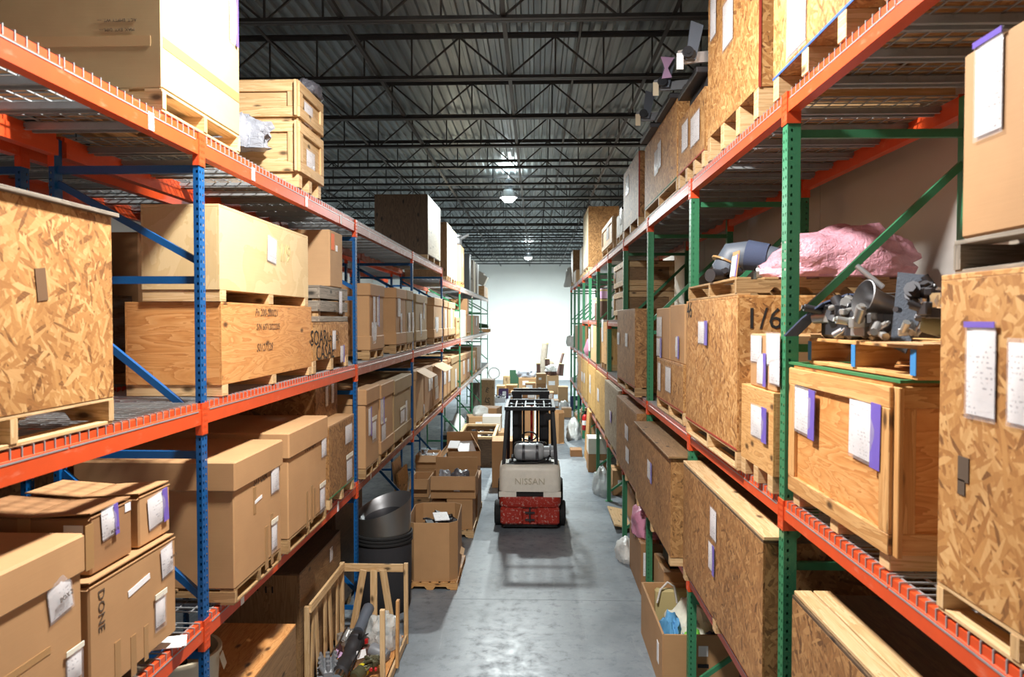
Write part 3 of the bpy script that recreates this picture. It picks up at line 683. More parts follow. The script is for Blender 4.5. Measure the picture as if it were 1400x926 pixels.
for k, (px, mt) in enumerate(((648.5, 'wood_grey'), (650.5, 'cream_ply'), (652.6, 'plywood_dark'), (654.6, 'white_plastic'))):
    m = MB(); m.box((0, 0, .52), (.85, .2, 1.04), ch=.004); m.box((0, -.11, .52), (.7, .02, .9))
    loose('door_panel', ['weathered grey', 'pale cream', 'dark brown', 'white'][k]+' door panel standing on edge in the left top deck row', 'panel', m, mt, (-2.42, Y(px, -1.98), S2), group='door panels on edge')
fr = FL(662, 667, S2, .8); wood_crate('small pine crate at the far end of the left top deck', fr, Z(662, 391, -1.98)-S2, 'pine_warm')
m = MB(); m.box((0, 0, .2), (.6, .7, .4), roty(.45), ch=.01); m.box((-.12, 0, .5), (.7, .75, .08), roty(.45)); 
loose('white_carton', 'white carton slumped on the last pine crate at top left', 'box', m, 'cardboard_white', (-2.25, fr.yc, Z(662, 391, -1.98)+.14))

# ================================================================== left rack, middle deck
fr = onpallet('big OSB crate nearest on the left', Frame('L', 2.05, Y(154, -1.98), -1.98, SM, 1.0), .125, 'pine')
h = Z(154, 292, -1.98)-fr.z0
t = wood_crate('big OSB crate cut by the left edge of the picture, on the middle deck', fr, h, 'osb', lid=True, over=.05, lidmat='wood_grey')
u, v = fr.uv(56, 389); m = MB(); m.box((u, -fr.dep/2-.002, v), (.062, .003, .13), roty(-.12)); m.build('stained_patch', 'ink_brown', t)
fr = FL(303, 426, SM, .62, pya=470, pyb=470); zt = Z(303, 413, -1.98)
t = wood_crate('long low plywood crate with faint handwriting behind the nearest blue post', fr, zt-SM, 'plywood_warm', skid=Z(303, 527, -1.98)-SM, skidmat='pine')
for s_, px, py, sz in (('Pn 200-200021', 365, 428, .075), ('S/N 60712022205', 367, 447, .065), ('S0127128', 362, 475, .08)):
    u, v = fr.uv(px, py); text_part(s_, sz, t, (u, -fr.dep/2-.002, v), (math.pi/2, 0, 0), 'ink_brown', shear=.2)
zs = zt+.002; fr = FL(300, 421, zs, .5, pya=340, pyb=340)
t = wood_crate('smooth tan board box lying on the long low plywood crate', fr, Z(300, 279, -1.98)-zs, 'mdf', skid=Z(300, 396, -1.98)-zs, skidmat='pine', docs=[(371, 342, .2, .2, 'white', .1)], cat='box', name='board_box')
u, v = fr.uv(389, 348); text_part('1/9', .2, t, (u, -fr.dep/2-.002, v), (math.pi/2, 0, 0), 'khaki', shear=.2)
fr = FL(427.5, 476, SM, .7, pya=470, pyb=470); zt = Z(440, 441, -1.98)
t = wood_crate('OSB crate marked SOAR in black paint beside the second blue post', fr, zt-SM, 'osb', skid=.115, docs=[(456, 465, .13, .2), (467, 484, .13, .18, 'purple')])
for s_, px, py, sz in (('SOAR', 436, 463, .2), ('(Logans)', 455, 461, .13), ('CASAE', 445, 482, .2)):
    u, v = fr.uv(px, py); text_part(s_, sz, t, (u, -fr.dep/2-.002, v), (math.pi/2, 0, 0), 'ink')
zs = zt+.002; fr = FL(424, 466, zs, .7, pya=437, pyb=437); fr.yc += .28; fr.w = 1.0; fr.loc = (fr.loc[0], fr.yc, zs); zt2 = Z(451, 392, -1.98)
t = thing('weathered_crate', 'weathered grey slatted crate stacked on the SOAR crate', 'crate', fr.loc, fr.rz)
for z in (.03, .15, .27):
    for a in (-1, 1):
        hb = .1 if z > .1 else .05
        m = MB(); m.box((0, 0, 0), (fr.w, .02, hb), ch=.003); m.build('slat', 'wood_grey', t, (0, a*(fr.dep/2-.01), z+.0))
        m = MB(); m.box((0, 0, 0), (.02, fr.dep-.04, hb), ch=.003); m.build('slat', 'wood_grey', t, (a*(fr.w/2-.011), 0, z))
for a in (-1, 1):
    for b in (-1, 1): m = MB(); m.box((0, 0, 0), (.07, .06, zt2-zs-.02), ch=.003); m.build('corner_block', 'pallet_wood', t, (a*(fr.w/2-.057), b*(fr.dep/2-.051), (zt2-zs-.02)/2))
m = MB(); m.box((0, 0, 0), (fr.w, fr.dep, .018)); m.build('lid_panel', 'wood_grey', t, (0, 0, zt2-zs-.01))
pouch(t, -fr.dep/2-.001, .2, .2, .12, .24)
fr = FL(451, 468, zt2+.002, .62, pya=350, pyb=350)
t = carton('plain carton with an orange sticker on the weathered grey crate', fr, Z(451, 314, -1.98)-fr.z0, 'cardboard_pale')
u, v = fr.uv(455, 331); m = MB(); m.box((u, -fr.dep/2-.002, v), (.1, .002, .16)); m.build('orange_sticker', 'orange_label', t)
u, v = fr.uv(460, 340); m = MB(); m.box((u, -fr.dep/2-.002, v), (.07, .002, .06)); m.build('white_sticker', 'paper_blank', t)
# row of lidded cartons past the second post
row = [(505, 524, 388, [(511, 427, .14, .42), (516, 425, .12, .4, 'purple'), (511, 456, .3, .3)], 'first lidded carton past the second blue post on the left middle deck'),
       (541, 554.5, 394, [(545, 420, .25, .3), (548, 443, .14, .34)], 'second lidded carton past the second blue post on the left middle deck'),
       (555.5, 565.5, 397, [(559, 442, .22, .36), (564, 441, .2, .36)], 'third lidded carton past the second blue post on the left middle deck'),
       (568, 583, 402, [(575, 445, .22, .44), (579, 422, .16, .4)], 'lidded carton just past the third blue post on the left middle deck'),
       (593, 604, 407, [(597, 445, .5, .36)], 'dark sided carton short of the fourth blue post on the left middle deck'),
       (606.5, 611.5, 411, [(609, 438, .3, .5)], 'slim lidded carton just past the fourth blue post on the left middle deck'),
       (612.5, 621.5, 413, [(617, 438, .3, .6)], 'rightmost lidded carton before the first green post on the left middle deck')]
for k, (a, b, tp, docs, lab) in enumerate(row):
    fr = onpallet(lab.replace(' on the left middle deck', ''), FL(a, b, SM, 1.0, pya=430, pyb=430), .125 if k else .115)
    carton(lab, fr, Z(a, tp, -1.98)-fr.z0, ['cardboard', 'cardboard', 'cardboard_tan', 'cardboard_tan', 'cardboard_pale', 'cardboard_pale', 'cardboard_pale'][k], lid=.15 if k != 4 else .16, band=.17, docs=docs, group='lidded cartons on the left middle deck')
fr = FL(624, 628.5, SM, .9); pallet('two low pine pallets of spare boards by the first green post', fr, .13, 'pine'); wood_crate('small pine crate by the first green post on the left middle deck', Frame('L', fr.yc-.4, fr.yc+.4, -2.0, SM+.132, .8), .42, 'pine', frame='pine')
fr = FL(632, 637, SM, .9); carton('white appliance carton beyond the first green post', fr, Z(632, 430, -1.98)-SM+.12, 'cardboard_white')
fr = onpallet('two stacked brown cartons far along the left middle deck', FL(638, 643.5, SM, .9), .12)
zz = .5; carton('brown carton, lower of two stacked far along the left middle deck', fr, zz, 'cardboard_dark'); carton('brown carton, upper of two stacked far along the left middle deck', Frame('L', fr.yc-fr.w/2, fr.yc+fr.w/2, -2.0, fr.z0+zz+.004, .9), .46, 'cardboard_dark', jit=.06)
fr = FL(647.5, 655, SM, .9); carton('brown carton beside the last but one green post on the left middle deck', fr, .62, 'cardboard_dark', docs=[(651, 440, .3, .3)])
fr = Frame('L', 27.3, 28.6, -1.75, SM, 1.1); pallet('pallet jutting into the aisle at the far end of the left middle deck', fr, .13, 'pine_warm')
m = MB(); 
for k in range(7): m.tube([(-.5+.1*k*.3, -.5, .06+.05*(k % 3)), (-.2, 0, .1+.06*((k+1) % 3)), (.4-.03*k, .45, .07+.05*(k % 2))], .05)
loose('cable_bundle', 'dark bundle of cables on the pallet jutting into the aisle', 'cables', m, 'dark_green', (-2.25, 27.95, SM+.131))

# ================================================================== left rack, bottom deck
fr = Frame('L', 2.42, Y(112, -1.98, 850), -1.98, SB, .95)
t = carton('large lidded carton in the bottom left corner marked BOX 2', fr, Z(118, 728, -1.98)-SB, 'cardboard', lid=.17, docs=[(80, 812, .16, .2, 'white', -.15), (100, 910, .12, .16, 'clear')], tapes=[(-.2, .52, .4, .03), (.3, .3, .2, .03)])
u, v = fr.uv(83, 815); text_part('BOX 2', .03, t, (u, -fr.dep/2-.026, v), (math.pi/2, -.15, 0), 'ink_soft')
u, v = fr.uv(117, 748); m = MB(); m.box((u, -fr.dep/2-.018, v), (.06, .003, .2)); m.build('tape_strip', 'tape', t)
zb = SB+.075
m = MB(); m.box((0, 0, .036), (.5, .6, .072), ch=.004); loose('dunnage_block', 'short wooden block propping the box marked DONE', 'block', m, 'pallet_wood', (-2.42, 3.65, SB))
fr = Frame('L', Y(118, -1.98, 830)+.02, Y(240, -1.98, 790), -1.98, zb, .7)
t = carton('carton marked DONE with papers taped on, left bottom deck', fr, Z(240, 735, -1.98)-zb, 'cardboard', flaps=True, docs=[(227, 766, .13, .17, 'white', -.1), (218, 835, .12, .2, 'clear')], tapes=[(-.45, .16, .05, .22), (-.1, .12, .05, .2), (.2, .14, .04, .18)])
u, v = fr.uv(138, 835); text_part('DONE', .07, t, (u, -fr.dep/2-.002, v), (math.pi/2, math.pi/2, 0), 'ink_soft')
u, v = fr.uv(190, 800); m = MB(); m.box((u, -fr.dep/2-.002, v), (.2, .002, .03), roty(-.12)); m.build('paper_strip', 'paper_blank', t)
u, v = fr.uv(231, 760); text_part('BOX 3', .022, t, (u, -fr.dep/2-.026, v), (math.pi/2, -.1, 0), 'ink_soft')
zc = Z(240, 735, -1.98)+.032
fr = Frame('L', Y(124, -2.02, 720), Y(180, -2.02, 720), -2.02, zc, .62)
t = carton('small carton marked BOX 8 resting on the carton marked DONE', fr, Z(180, 685, -2.02)-zc, 'cardboard_dark', flaps=True, docs=[(148, 714, .125, .15, 'purple', -.08)])
u, v = fr.uv(150, 725); text_part('BOX 8', .022, t, (u, -fr.dep/2-.026, v), (math.pi/2, -.08, 0), 'ink_soft')
u, v = fr.uv(174, 693); m = MB(); m.box((u, -fr.dep/2-.002, v), (.05, .002, .045)); m.build('white_sticker', 'paper_blank', t)
m = MB(); m.box((-fr.w/2-.002, -fr.dep/2+.08, (Z(180, 685, -2.02)-zc)*.8), (.002, .09, .045)); m.build('white_sticker', 'paper_blank', t)
fr = Frame('L', Y(190, -2.02, 700), Y(232, -2.02, 700), -2.02, zc, .6)
t = carton('small carton with a large white document beside the carton marked BOX 8', fr, Z(232, 663, -2.02)-zc, 'cardboard', flaps=True, docs=[(214, 696, .19, .18, 'purple', -.1)])
m = MB(); m.box((0, 0, .002), (.22, .16, .003)); m.box((.02, -.01, .005), (.21, .15, .003), rotz(.12)); loose('paper_sheets', 'loose white sheets lying on the bottom left wire deck', 'paper', m, 'paper_blank', (-2.06, Y(222, -2.06, 880), SB+.001), .3)
m = MB(); m.box((0, 0, .018), (.13, .2, .036), ch=.003); loose('wood_offcut', 'grey wood offcut on the bottom left wire deck edge', 'offcut', m, 'wood_grey', (-2.05, 3.45, SB), .1)
xo = -1.88
fr = onpallet('big lidded carton just past the nearest blue post', FL(320, 384, SB, 1.0, xo, 700, 700), .10, 'pallet_wood')
t = carton('big lidded carton just past the nearest blue post on the left bottom deck', fr, Z(384, 602, xo)-fr.z0, 'cardboard', lid=.19, docs=[(375, 655, .17, .2), (374, 732, .13, .24, 'clear')], tapes=[(.3, .12, .06, .3), (.55, .16, .05, .36), (-.2, .6, .05, .18)])
u, v = fr.uv(353, 683); m = MB(); m.box((u, -fr.dep/2-.002, v), (.13, .002, .022), roty(-.1)); m.build('paper_strip', 'paper_blank', t)
u, v = fr.uv(356, 655); text_part('S73 U2R', .07, t, (u, -fr.dep/2-.002, v), (math.pi/2, 0, 0), 'ink_soft')
fr = onpallet('second big lidded carton on the left bottom deck', FL(394, 446, SB, 1.0, xo, 660, 660), .11, 'pallet_wood')
t = carton('second big lidded carton on the left bottom deck with soft handwriting', fr, Z(446, 569, xo)-fr.z0, 'cardboard', lid=.2, docs=[(442, 610, .16, .2), (440, 680, .17, .26, 'clear')], tapes=[(-.1, .14, .05, .3), (.15, .16, .05, .32), (.3, .15, .05, .26)])
for s_, px, py in (('SON', 402, 620), ('M7870N', 424, 611)):
    u, v = fr.uv(px, py); text_part(s_, .08, t, (u, -fr.dep/2-.002, v), (math.pi/2, 0, 0), 'ink_soft')
fr = FL(450, 484, SB, .95, -1.93, 620, 620); zt = Z(450, 583, -1.93)
t = wood_crate('brown OSB crate short of the second blue post on the left bottom deck', fr, zt-SB, 'osb_brown', skid=.1, docs=[(476, 593, .3, .2), (477, 640, .26, .3, 'clear')], lidmat='cardboard', edge='green_edge')
fr = Frame('L', 6.98, 7.75, -2.12, zt+.002, .75)
t = wood_crate('dark OSB crate stacked behind on the brown OSB crate at left', fr, 2.86-zt, 'osb_brown', docs=[(446, 542, .1, .22), (454, 538, .1, .22)])
row = [(491.5, 517.5, 537, -1.9, [(505, 577, .14, .34, 'purple'), (511, 587, .24, .3, 'clear')], 'lidded carton just past the second blue post on the left bottom deck', .18),
       (520, 537, 527, -1.92, [(522, 562, .2, .34, 'purple'), (524, 590, .3, .3, 'clear')], 'lidded carton, second past the second blue post on the left bottom deck', .18),
       (538.5, 561.5, 521, -1.92, [(550, 568, .4, .26, 'clear'), (555, 562, .16, .34)], 'wide lidded carton before the third blue post on the left bottom deck', .2),
       (567.5, 579.5, 509, -1.95, [(579, 560, .1, .2)], 'tall narrow carton just past the third blue post on the left bottom deck', .15),
       (580.5, 591.5, 504, -1.98, [(587, 526, .3, .26), (590, 524, .2, .26)], 'plain carton with white papers past the third blue post, left bottom deck', 0),
       (592.5, 604.5, 501, -1.98, [(596, 522, .5, .24), (597, 537, .5, .28)], 'carton with a drooping flap short of the fourth blue post, left bottom deck', 0),
       (606.8, 611, 494, -1.98, [(608, 517, .4, .3)], 'slim carton just past the fourth blue post on the left bottom deck', .14),
       (611.6, 615.6, 489, -1.98, [(614, 511, .4, .4)], 'second slim carton past the fourth blue post on the left bottom deck', .14),
       (616.5, 625.5, 490, -1.98, [(623, 517, .3, .5)], 'lidded carton before the first green post on the left bottom deck', .16),
       (630.5, 636, 486, -1.98, [(634, 503, .4, .4)], 'lidded carton just past the first green post on the left bottom deck', .15),
       (636.8, 642.5, 484, -1.98, [(640, 500, .5, .4)], 'second lidded carton past the first green post on the left bottom deck', .15),
       (646, 650, 482, -1.98, [(648, 498, .4, .4)], 'last small lidded carton on the left bottom deck', .14)]
for k, (a, b, tp, xf, docs, lab, lid) in enumerate(row):
    fr = onpallet(lab.replace(' on the left bottom deck', '').replace(', left bottom deck', ''), FL(a, b, SB, 1.0, xf, 560, 560), .11, 'pine' if k in (3, 4, 5) else 'pallet_wood')
    t = carton(lab, fr, Z(a, tp, xf)-fr.z0, ['cardboard', 'cardboard', 'cardboard_tan', 'cardboard_pale', 'cardboard_dark', 'cardboard'][k % 6], lid=lid, band=.16 if k in (1, 2) else 0, docs=docs, group='cartons on the left bottom deck')
    if k in (3, 5):
        h = Z(a, tp, xf)-fr.z0; m = MB(); m.box((0, -fr.dep/2-.12, h-.05), (fr.w*.96, .26, .008), rotx(.5)); m.build('drooping_flap', 'cardboard_pale', t)
fr = FL(652, 660, SB, .9); wood_crate('open plywood crate at the far end of the left bottom deck', fr, .85, 'plywood_brown', skid=.08, docs=[(657, 495, .5, .5)])
# things on the row behind, glimpsed between the posts
for k, (a, b, z0, z1, mt, lab) in enumerate(((3.6, 4.15, SM, 4.1, 'osb_brown', 'dark OSB crate in the row behind, beside the nearest blue frame'), (4.5, 5.5, SM, 3.7, 'plywood_dark', 'dark plywood crate in the row behind the tan board box'), (5.6, 7.4, SM, 4.2, 'cardboard_dark', None), (8.6, 9.7, SM, 4.0, 'osb', 'OSB crate in the row behind the first lidded carton'), (9.9, 11.4, SM, 3.85, 'plywood_brown', 'brown plywood crate in the row behind the second lidded carton'),
                                   (1.5, 3.9, SB, 2.5, 'plywood_dark', 'dark plywood crate in the row behind the carton marked BOX 8'), (4.6, 7.6, SB, 2.6, 'osb_brown', 'long dark OSB crate in the row behind the big lidded cartons'), (8.3, 11.5, SB, 2.6, 'plywood_dark', 'long dark plywood crate in the row behind the left bottom deck'),
                                   (12.1, 15.2, SM, 3.9, 'plywood_brown', 'long brown crate in the row behind the third blue post'))):
    fr = Frame('L', a, b, LX-LD-.2, z0, .85)
    if lab: wood_crate(lab, fr, z1-z0, mt, skid=.09)
    else: carton('dark carton in the row behind the plain carton with orange sticker', fr, z1-z0, mt)
# ================================================================== right rack, top deck
UT, UM, UL = RTOP+.012, RMID+.012, RLOW+.012
def FR(pa, pb, z0, dep=1.0, xf=1.39, pya=437, pyb=437): return Frame('R', Y(pa, xf, pya), Y(pb, xf, pyb), xf, z0, dep)
zb = Z(1057, 111, 1.39)-UT
fr = Frame('R', 2.9, Y(1057, 1.39, 100), 1.39, UT, 1.0)
wood_crate('OSB crate with a blue bottom edge, nearest on the right top deck', fr, 6.05-UT, 'osb', skid=zb, edge='blue_edge', docs=[(1090, 8, .3, .5)], nsk=4)
fr = FR(1037, 968, UT, 1.0, pya=90, pyb=90)
t = wood_crate('tall OSB crate, second on the right top deck', fr, 6.1-UT, 'osb', skid=Z(1037, 118, 1.39)-UT, docs=[(996, 30, .3, .36), (976, 22, .2, .36)], nsk=4)
m = MB(); m.box((fr.w/2+.001, -fr.dep/2+.008, (6.1-UT)/2+.06), (.003, .016, 6.0-UT-.15)); m.build('painted_edge', 'red_edge', t)
fr = FR(963, 927.5, UT, .95, pya=180, pyb=180); z3 = Z(927, 168, 1.39)
wood_crate('long OSB crate, third on the right top deck, with white sheets', fr, z3-UT, 'osb', skid=.13, docs=[(937, 186, .3, .28), (951, 176, .38, .28)], edge='red_edge', nsk=4)
fr3 = fr
fr = onpallet('fourth OSB crate on the right top deck', FR(925.5, 882, UT, 1.0, pya=180, pyb=180), .13, 'pine'); z4 = Z(928, 131, 1.39)
wood_crate('large OSB crate, fourth on the right top deck, with a green bottom edge', fr, z4-fr.z0, 'osb', edge='green_edge', docs=[(898, 222, .3, .3), (902, 212, .26, .32)])
fr4 = fr
fr = FR(873, 852.5, UT, .95, pya=250, pyb=250)
t = wood_crate('weathered grey faced OSB crate with a red edge on the right top deck', fr, Z(873, 206, 1.39)-UT, 'osb_brown', skid=.12, docs=[(858, 254, .4, .3)], nsk=3)
m = MB(); m.box((fr.w/2+.001, -fr.dep/2+.01, (Z(873, 206, 1.39)-UT)/2+.06), (.003, .02, Z(873, 206, 1.39)-UT-.14)); m.build('painted_edge', 'red_edge', t)
fr = onpallet('grey crate behind the red edged OSB crate', FR(851, 842.5, UT, .9), .13, 'pine'); wood_crate('low grey OSB crate behind the red edged crate on the right top deck', fr, Z(851, 288, 1.39)-fr.z0, 'osb_grey', docs=[(849, 296, .3, .3)])
fr = onpallet('pine framed crate short of the tall narrow crate', FR(838, 823.5, UT, .9), .12, 'pine'); wood_crate('pine framed crate short of the tall narrow OSB crate, right top deck', fr, Z(838, 295, 1.39)-fr.z0, 'plywood', frame='pine', docs=[(831, 318, .5, .3)])
fr = FR(804, 797.5, UT, .8); t = wood_crate('tall narrow OSB crate towering over the far right top deck', fr, 6.5-UT, 'osb_brown', skid=.12)
m = MB(); m.box((0, -fr.dep/2-.004, .12+(6.5-UT-.12)/2), (fr.w-.02, .006, 6.3-UT)); m.build('lit_face', 'cream_ply', t)  # white lit aisle side, the light put into the panel colour
fr = FR(796, 792.5, UT, .9); wood_crate('grey OSB crate behind the tall narrow crate on the right top deck', fr, .9, 'osb_grey', skid=.1)
fr = Frame('R', 27.3, 28.6, 1.39, UT, .8); wood_crate('dark OSB crate last on the right top deck', fr, 1.32, 'osb_brown', skid=.14)
fr = Frame('R', 25.2, 26.8, 1.39, UT, .9); carton('low pale carton near the end of the right top deck', fr, .45, 'cardboard_pale')
blob('wrapped_bundle', 'white plastic wrapped bundle overhanging the end of the right top deck', 'bundle', (1.38, 28.9, UT), (.5, .42, .75), 'white_bag', 12, .3, 2)
# folded metal seat frames stacked on the crates
def seat_frame(label, x, y, z, wid, arm, tagc, tint, rz=0.0, cloth=None):
    t = thing('metal_fixture', label, 'fixture', (x, y, z), rz, 'grey metal frames stacked on the right top deck')
    m = MB(); m.box((.45, 0, .03), (.9, wid, .05), ch=.006); m.box((.45, -wid*.3, .075), (.86, .1, .04)); m.box((.45, wid*.3, .075), (.86, .1, .04)); m.build('base_plate', 'steel_dark', t)
    m = MB(); m.prism([(-.16, .1), (-.1, .07), (.5, .1), (.5, .2), (-.02, .16), (-.08, .19), (-.16, .17)], (0, -wid/2-.03, 0), (1, 0, 0), (0, 0, 1), (0, 1, 0), .03); m.build('arm', tint, t)
    m = MB(); m.prism([(-.1, .09), (-.02, .09), (.04, .36), (-.06, .4)], (0, -wid/2-.065, 0), (1, 0, 0), (0, 0, 1), (0, 1, 0), .03); m.build('bracket', 'grey_blue', t)
    m = MB(); m.cyl((-.09, -wid/2-.1, .14), (-.09, -wid/2-.01, .14), .045, n=16); m.cyl((-.09, -wid/2-.105, .14), (-.09, -wid/2-.1, .14), .02, n=10); m.build('roller', 'black_metal', t)
    m = MB(); m.box((-.15, -wid/2-.075, .07), (.055, .004, .13), ch=.001); m.build('paper_tag', tagc, t)
    if cloth: m = MB(); m.prism([(0, 0), (.1, .01), (.06, .1), (.12, .2), (-.01, .21), (.03, .1)], (-.1, -wid/2-.11, .16), (1, 0, 0), (0, 0, 1), (0, 1, 0), .006); m.build('lilac_wrap', cloth, t)
seat_frame('grey metal frame with a lilac wrap on the fourth OSB crate', 1.32, 7.75, z4+.001, .9, 1, 'tag', 'grey_paint', cloth='lilac')
seat_frame('grey metal frame with a white tag, far one on the fourth OSB crate', 1.3, 8.8, z4+.001, .8, 1, 'tag', 'grey_paint')
m = MB(); m.box((.45, 0, .05), (.9, .7, .1), ch=.01); loose('foam_slabs', 'single dark slab lying under the pale armed metal frame', 'slabs', m, 'soft_black', (1.42, 6.5, z3+.001))
seat_frame('pale armed metal frame stacked on top of the lowest metal frame', 1.32, 6.5, z3+.103, .8, 1, 'paper_blank', 'aluminium')
m = MB()
for k in range(3): m.box((.5, 0, .04+.095*k), (.85, .6-.02*k, .08), rotz(.03*k), ch=.008)
loose('foam_slabs', 'three dark slabs stacked on the pale armed metal frame', 'slabs', m, 'soft_black', (1.55, 6.5, z3+.21))

# ================================================================== right rack, middle deck
fr = onpallet('big OSB crate cut by the right edge', Frame('R', 1.73, Y(1283, 1.39, 650), 1.39, UM, 1.0), .10, 'pine'); zt = Z(1286, 377, 1.39)
t = wood_crate('big OSB crate cut by the right edge of the picture, on the middle deck', fr, zt-fr.z0, 'osb', docs=[(1343, 508, .16, .31, 'top'), (1398, 525, .12, .26)])
u, v = fr.uv(1318, 642); m = MB(); m.box((u, -fr.dep/2-.002, v), (.06, .003, .08)); m.box((u-.01, -fr.dep/2-.002, v-.06), (.04, .003, .05)); m.build('ink_stamp', 'ink_soft', t)
fr = Frame('R', 1.73, Y(1290, 1.39), 1.42, zt+.001, 1.0); pallet('weathered grey pallet on the big OSB crate at the right edge', fr, .115, 'wood_grey')
fr = Frame('R', 1.75, Y(1316, 1.42, 200), 1.42, zt+.118, .9)
t = carton('tall carton with a plastic sleeve on the weathered pallet at the right edge', fr, Z(1316, 78, 1.42)-fr.z0, 'cardboard', docs=[(1354, 118, .15, .32, 'top')])
fr = FR(1229, 1079, UM, .95, 1.41, 600, 600); zt1 = Z(1230, 524, 1.41)
t = wood_crate('orange pine framed crate on the right middle deck beside the nearest green post', fr, zt1-UM, 'plywood_warm', skid=.07, frame='pine_warm', docs=[])
for px, py, w, h in ((1105, 563, .3, .25), (1188, 590, .31, .27)):
    u, v = fr.uv(px, py); pouch(t, -fr.dep/2-.012, u, v, w, h, 'purple', .03)
m = MB()
for a in (-1, 1): m.box((0, a*(fr.dep/2-.01), zt1-UM+.006), (fr.w+.03, .03, .012)); m.box((a*(fr.w/2-.01), 0, zt1-UM+.006), (.03, fr.dep-.05, .012))
m.build('painted_edge', 'green_edge', t)
fr = Frame('R', 2.83, 3.93, 1.45, zt1+.014, .95); zp = .135
t = pallet('pine pallet heaped with machine parts on the pine framed crate', fr, zp, 'pine_warm')
for k in range(3): m = MB(); m.box((-fr.w/2+.02+(fr.w-.04)*k/2, -fr.dep/2-.001, zp/2), (.042, .003, zp-.034)); m.build('painted_end', 'tape_blue', t)
zq = fr.z0+zp+.001
# machine parts on that pallet
def nut_cluster(m, c, r, n, seed, zmin=0, fl=.6):
    q = random.Random(seed)
    for _ in range(n):
        p = Vector((q.uniform(-r, r), q.uniform(-r, r), q.uniform(0, r*fl))); d = Vector((q.uniform(-1, 1), q.uniform(-1, 1), q.uniform(-.3, 1))).normalized(); L = q.uniform(.03, .1); rr = q.uniform(.012, .035)
        a = Vector(c)+p; a.z = max(a.z, c[2]+rr+.02); b = a+d*L; b.z = max(b.z, c[2]+rr+.004); m.cyl(a, b, rr, n=8); 
        if q.random() < .6: m.cyl(b, b+d*.012, rr*.6, n=6)
        if q.random() < .4: m.box(a, (rr*2.4, rr*2, rr*2), rotz(q.uniform(0, 3)), ch=.004)
t = thing('valve_assembly', 'oily valve assembly with a blue felt band on the heaped pallet', 'machine part', (1.62, 3.66, zq))
m = MB(); m.box((0, 0, .05), (.3, .34, .1), ch=.02); nut_cluster(m, (0, 0, .04), .17, 30, 4, fl=.7); m.lathe([(.07, 0), (.1, .02), (.1, .09), (.05, .12)], (-.05, .02, .08), (-.4, -.3, .6), 14); m.build('valve_body', 'steel_dark', t)
m = MB(); nut_cluster(m, (0, -.03, .06), .18, 16, 9, fl=.8); m.build('fittings', 'steel', t)['kind'] = 'stuff'
m = MB(); path = [(-.26, .28, .01), (-.2, .2, .1), (-.13, .1, .18), (-.05, .0, .22), (.05, -.1, .2), (.13, -.2, .14)]
for (a, b) in zip(path, path[1:]): m.bar(a, b, .12, .008, (0, 0, 1))
m.build('felt_band', 'felt_blue', t)
m = MB(); m.cyl((-.16, -.1, .03), (-.04, -.3, .2), .008); m.cyl((-.18, -.08, .02), (-.15, -.11, .045), .016); m.build('push_rod', 'aluminium', t)
t = thing('bell_housing', 'flared bell mouth casting lying on the heaped pallet', 'machine part', (1.52, 3.40, zq))
m = MB(); m.lathe([(.045, 0), (.048, .08), (.06, .13), (.08, .16), (.084, .165), (.08, .167), (.055, .13), (.04, .08), (.01, .07)], (.1, -.06, .15), (-.9, -.12, .25), 24, caps=(True, True)); m.box((.08, -.02, .07), (.14, .14, .14), ch=.02); m.build('bell_mouth', 'steel_dull', t)
m = MB(); m.cyl((.02, -.1, .24), (-.06, -.02, .34), .012); m.build('stub_pipe', 'aluminium', t)
m = MB(); nut_cluster(m, (0, -.14, 0), .13, 16, 21, fl=1); m.build('fittings', 'steel', t)['kind'] = 'stuff'
t = thing('felt_flap', 'grey felt flap draped over a white cone on the heaped pallet', 'felt', (1.60, 3.14, zq))
m = MB(); m.prism([(-.14, -.02), (-.05, -.05), (.03, .1), (.07, .28), (-.1, .3), (-.12, .12)], (0, 0, 0), (.45, -.6, 0), (0, 0, 1), (.6, .45, 0), .012); m.build('felt_sheet', 'felt', t)
m = MB(); m.lathe([(.07, 0), (.05, .06), (.02, .22)], (.12, -.12, .001), (0, 0, 1), 16); m.build('cone', 'white_plastic', t)
t = thing('cylinder_assembly', 'dark steel cylinder with fittings at the right of the heaped pallet', 'machine part', (1.62, 2.98, zq+.02))
m = MB(); m.lathe([(.06, 0), (.066, .01), (.066, .2), (.05, .21)], (-.04, .04, .09), (.55, -.4, -.2), 20); m.build('cylinder', 'olive', t)
m = MB(); nut_cluster(m, (.02, .06, .06), .12, 22, 33, fl=1.2); m.build('fittings', 'steel_dark', t)['kind'] = 'stuff'
m = MB(); nut_cluster(m, (-.06, -.02, .1), .07, 6, 35, fl=1.0); m.build('bolts', 'chrome', t)['kind'] = 'stuff'
m = MB(); m.lathe([(.1, 0), (.12, .02), (.12, .05), (.09, .07), (.09, .18), (.12, .2), (.12, .22), (.1, .23)], (.16, .12, .21), (.6, -.5, .1), 20); m.build('spool', 'grey_blue', t)
m = MB(); m.box((.0, 0, .003), (.26, .3, .005), rotz(.2)); loose('cardboard_scrap', 'torn pale cardboard scrap under the dark steel cylinder', 'cardboard', m, 'cardboard_pale', (1.54, 2.94, zq-.001))
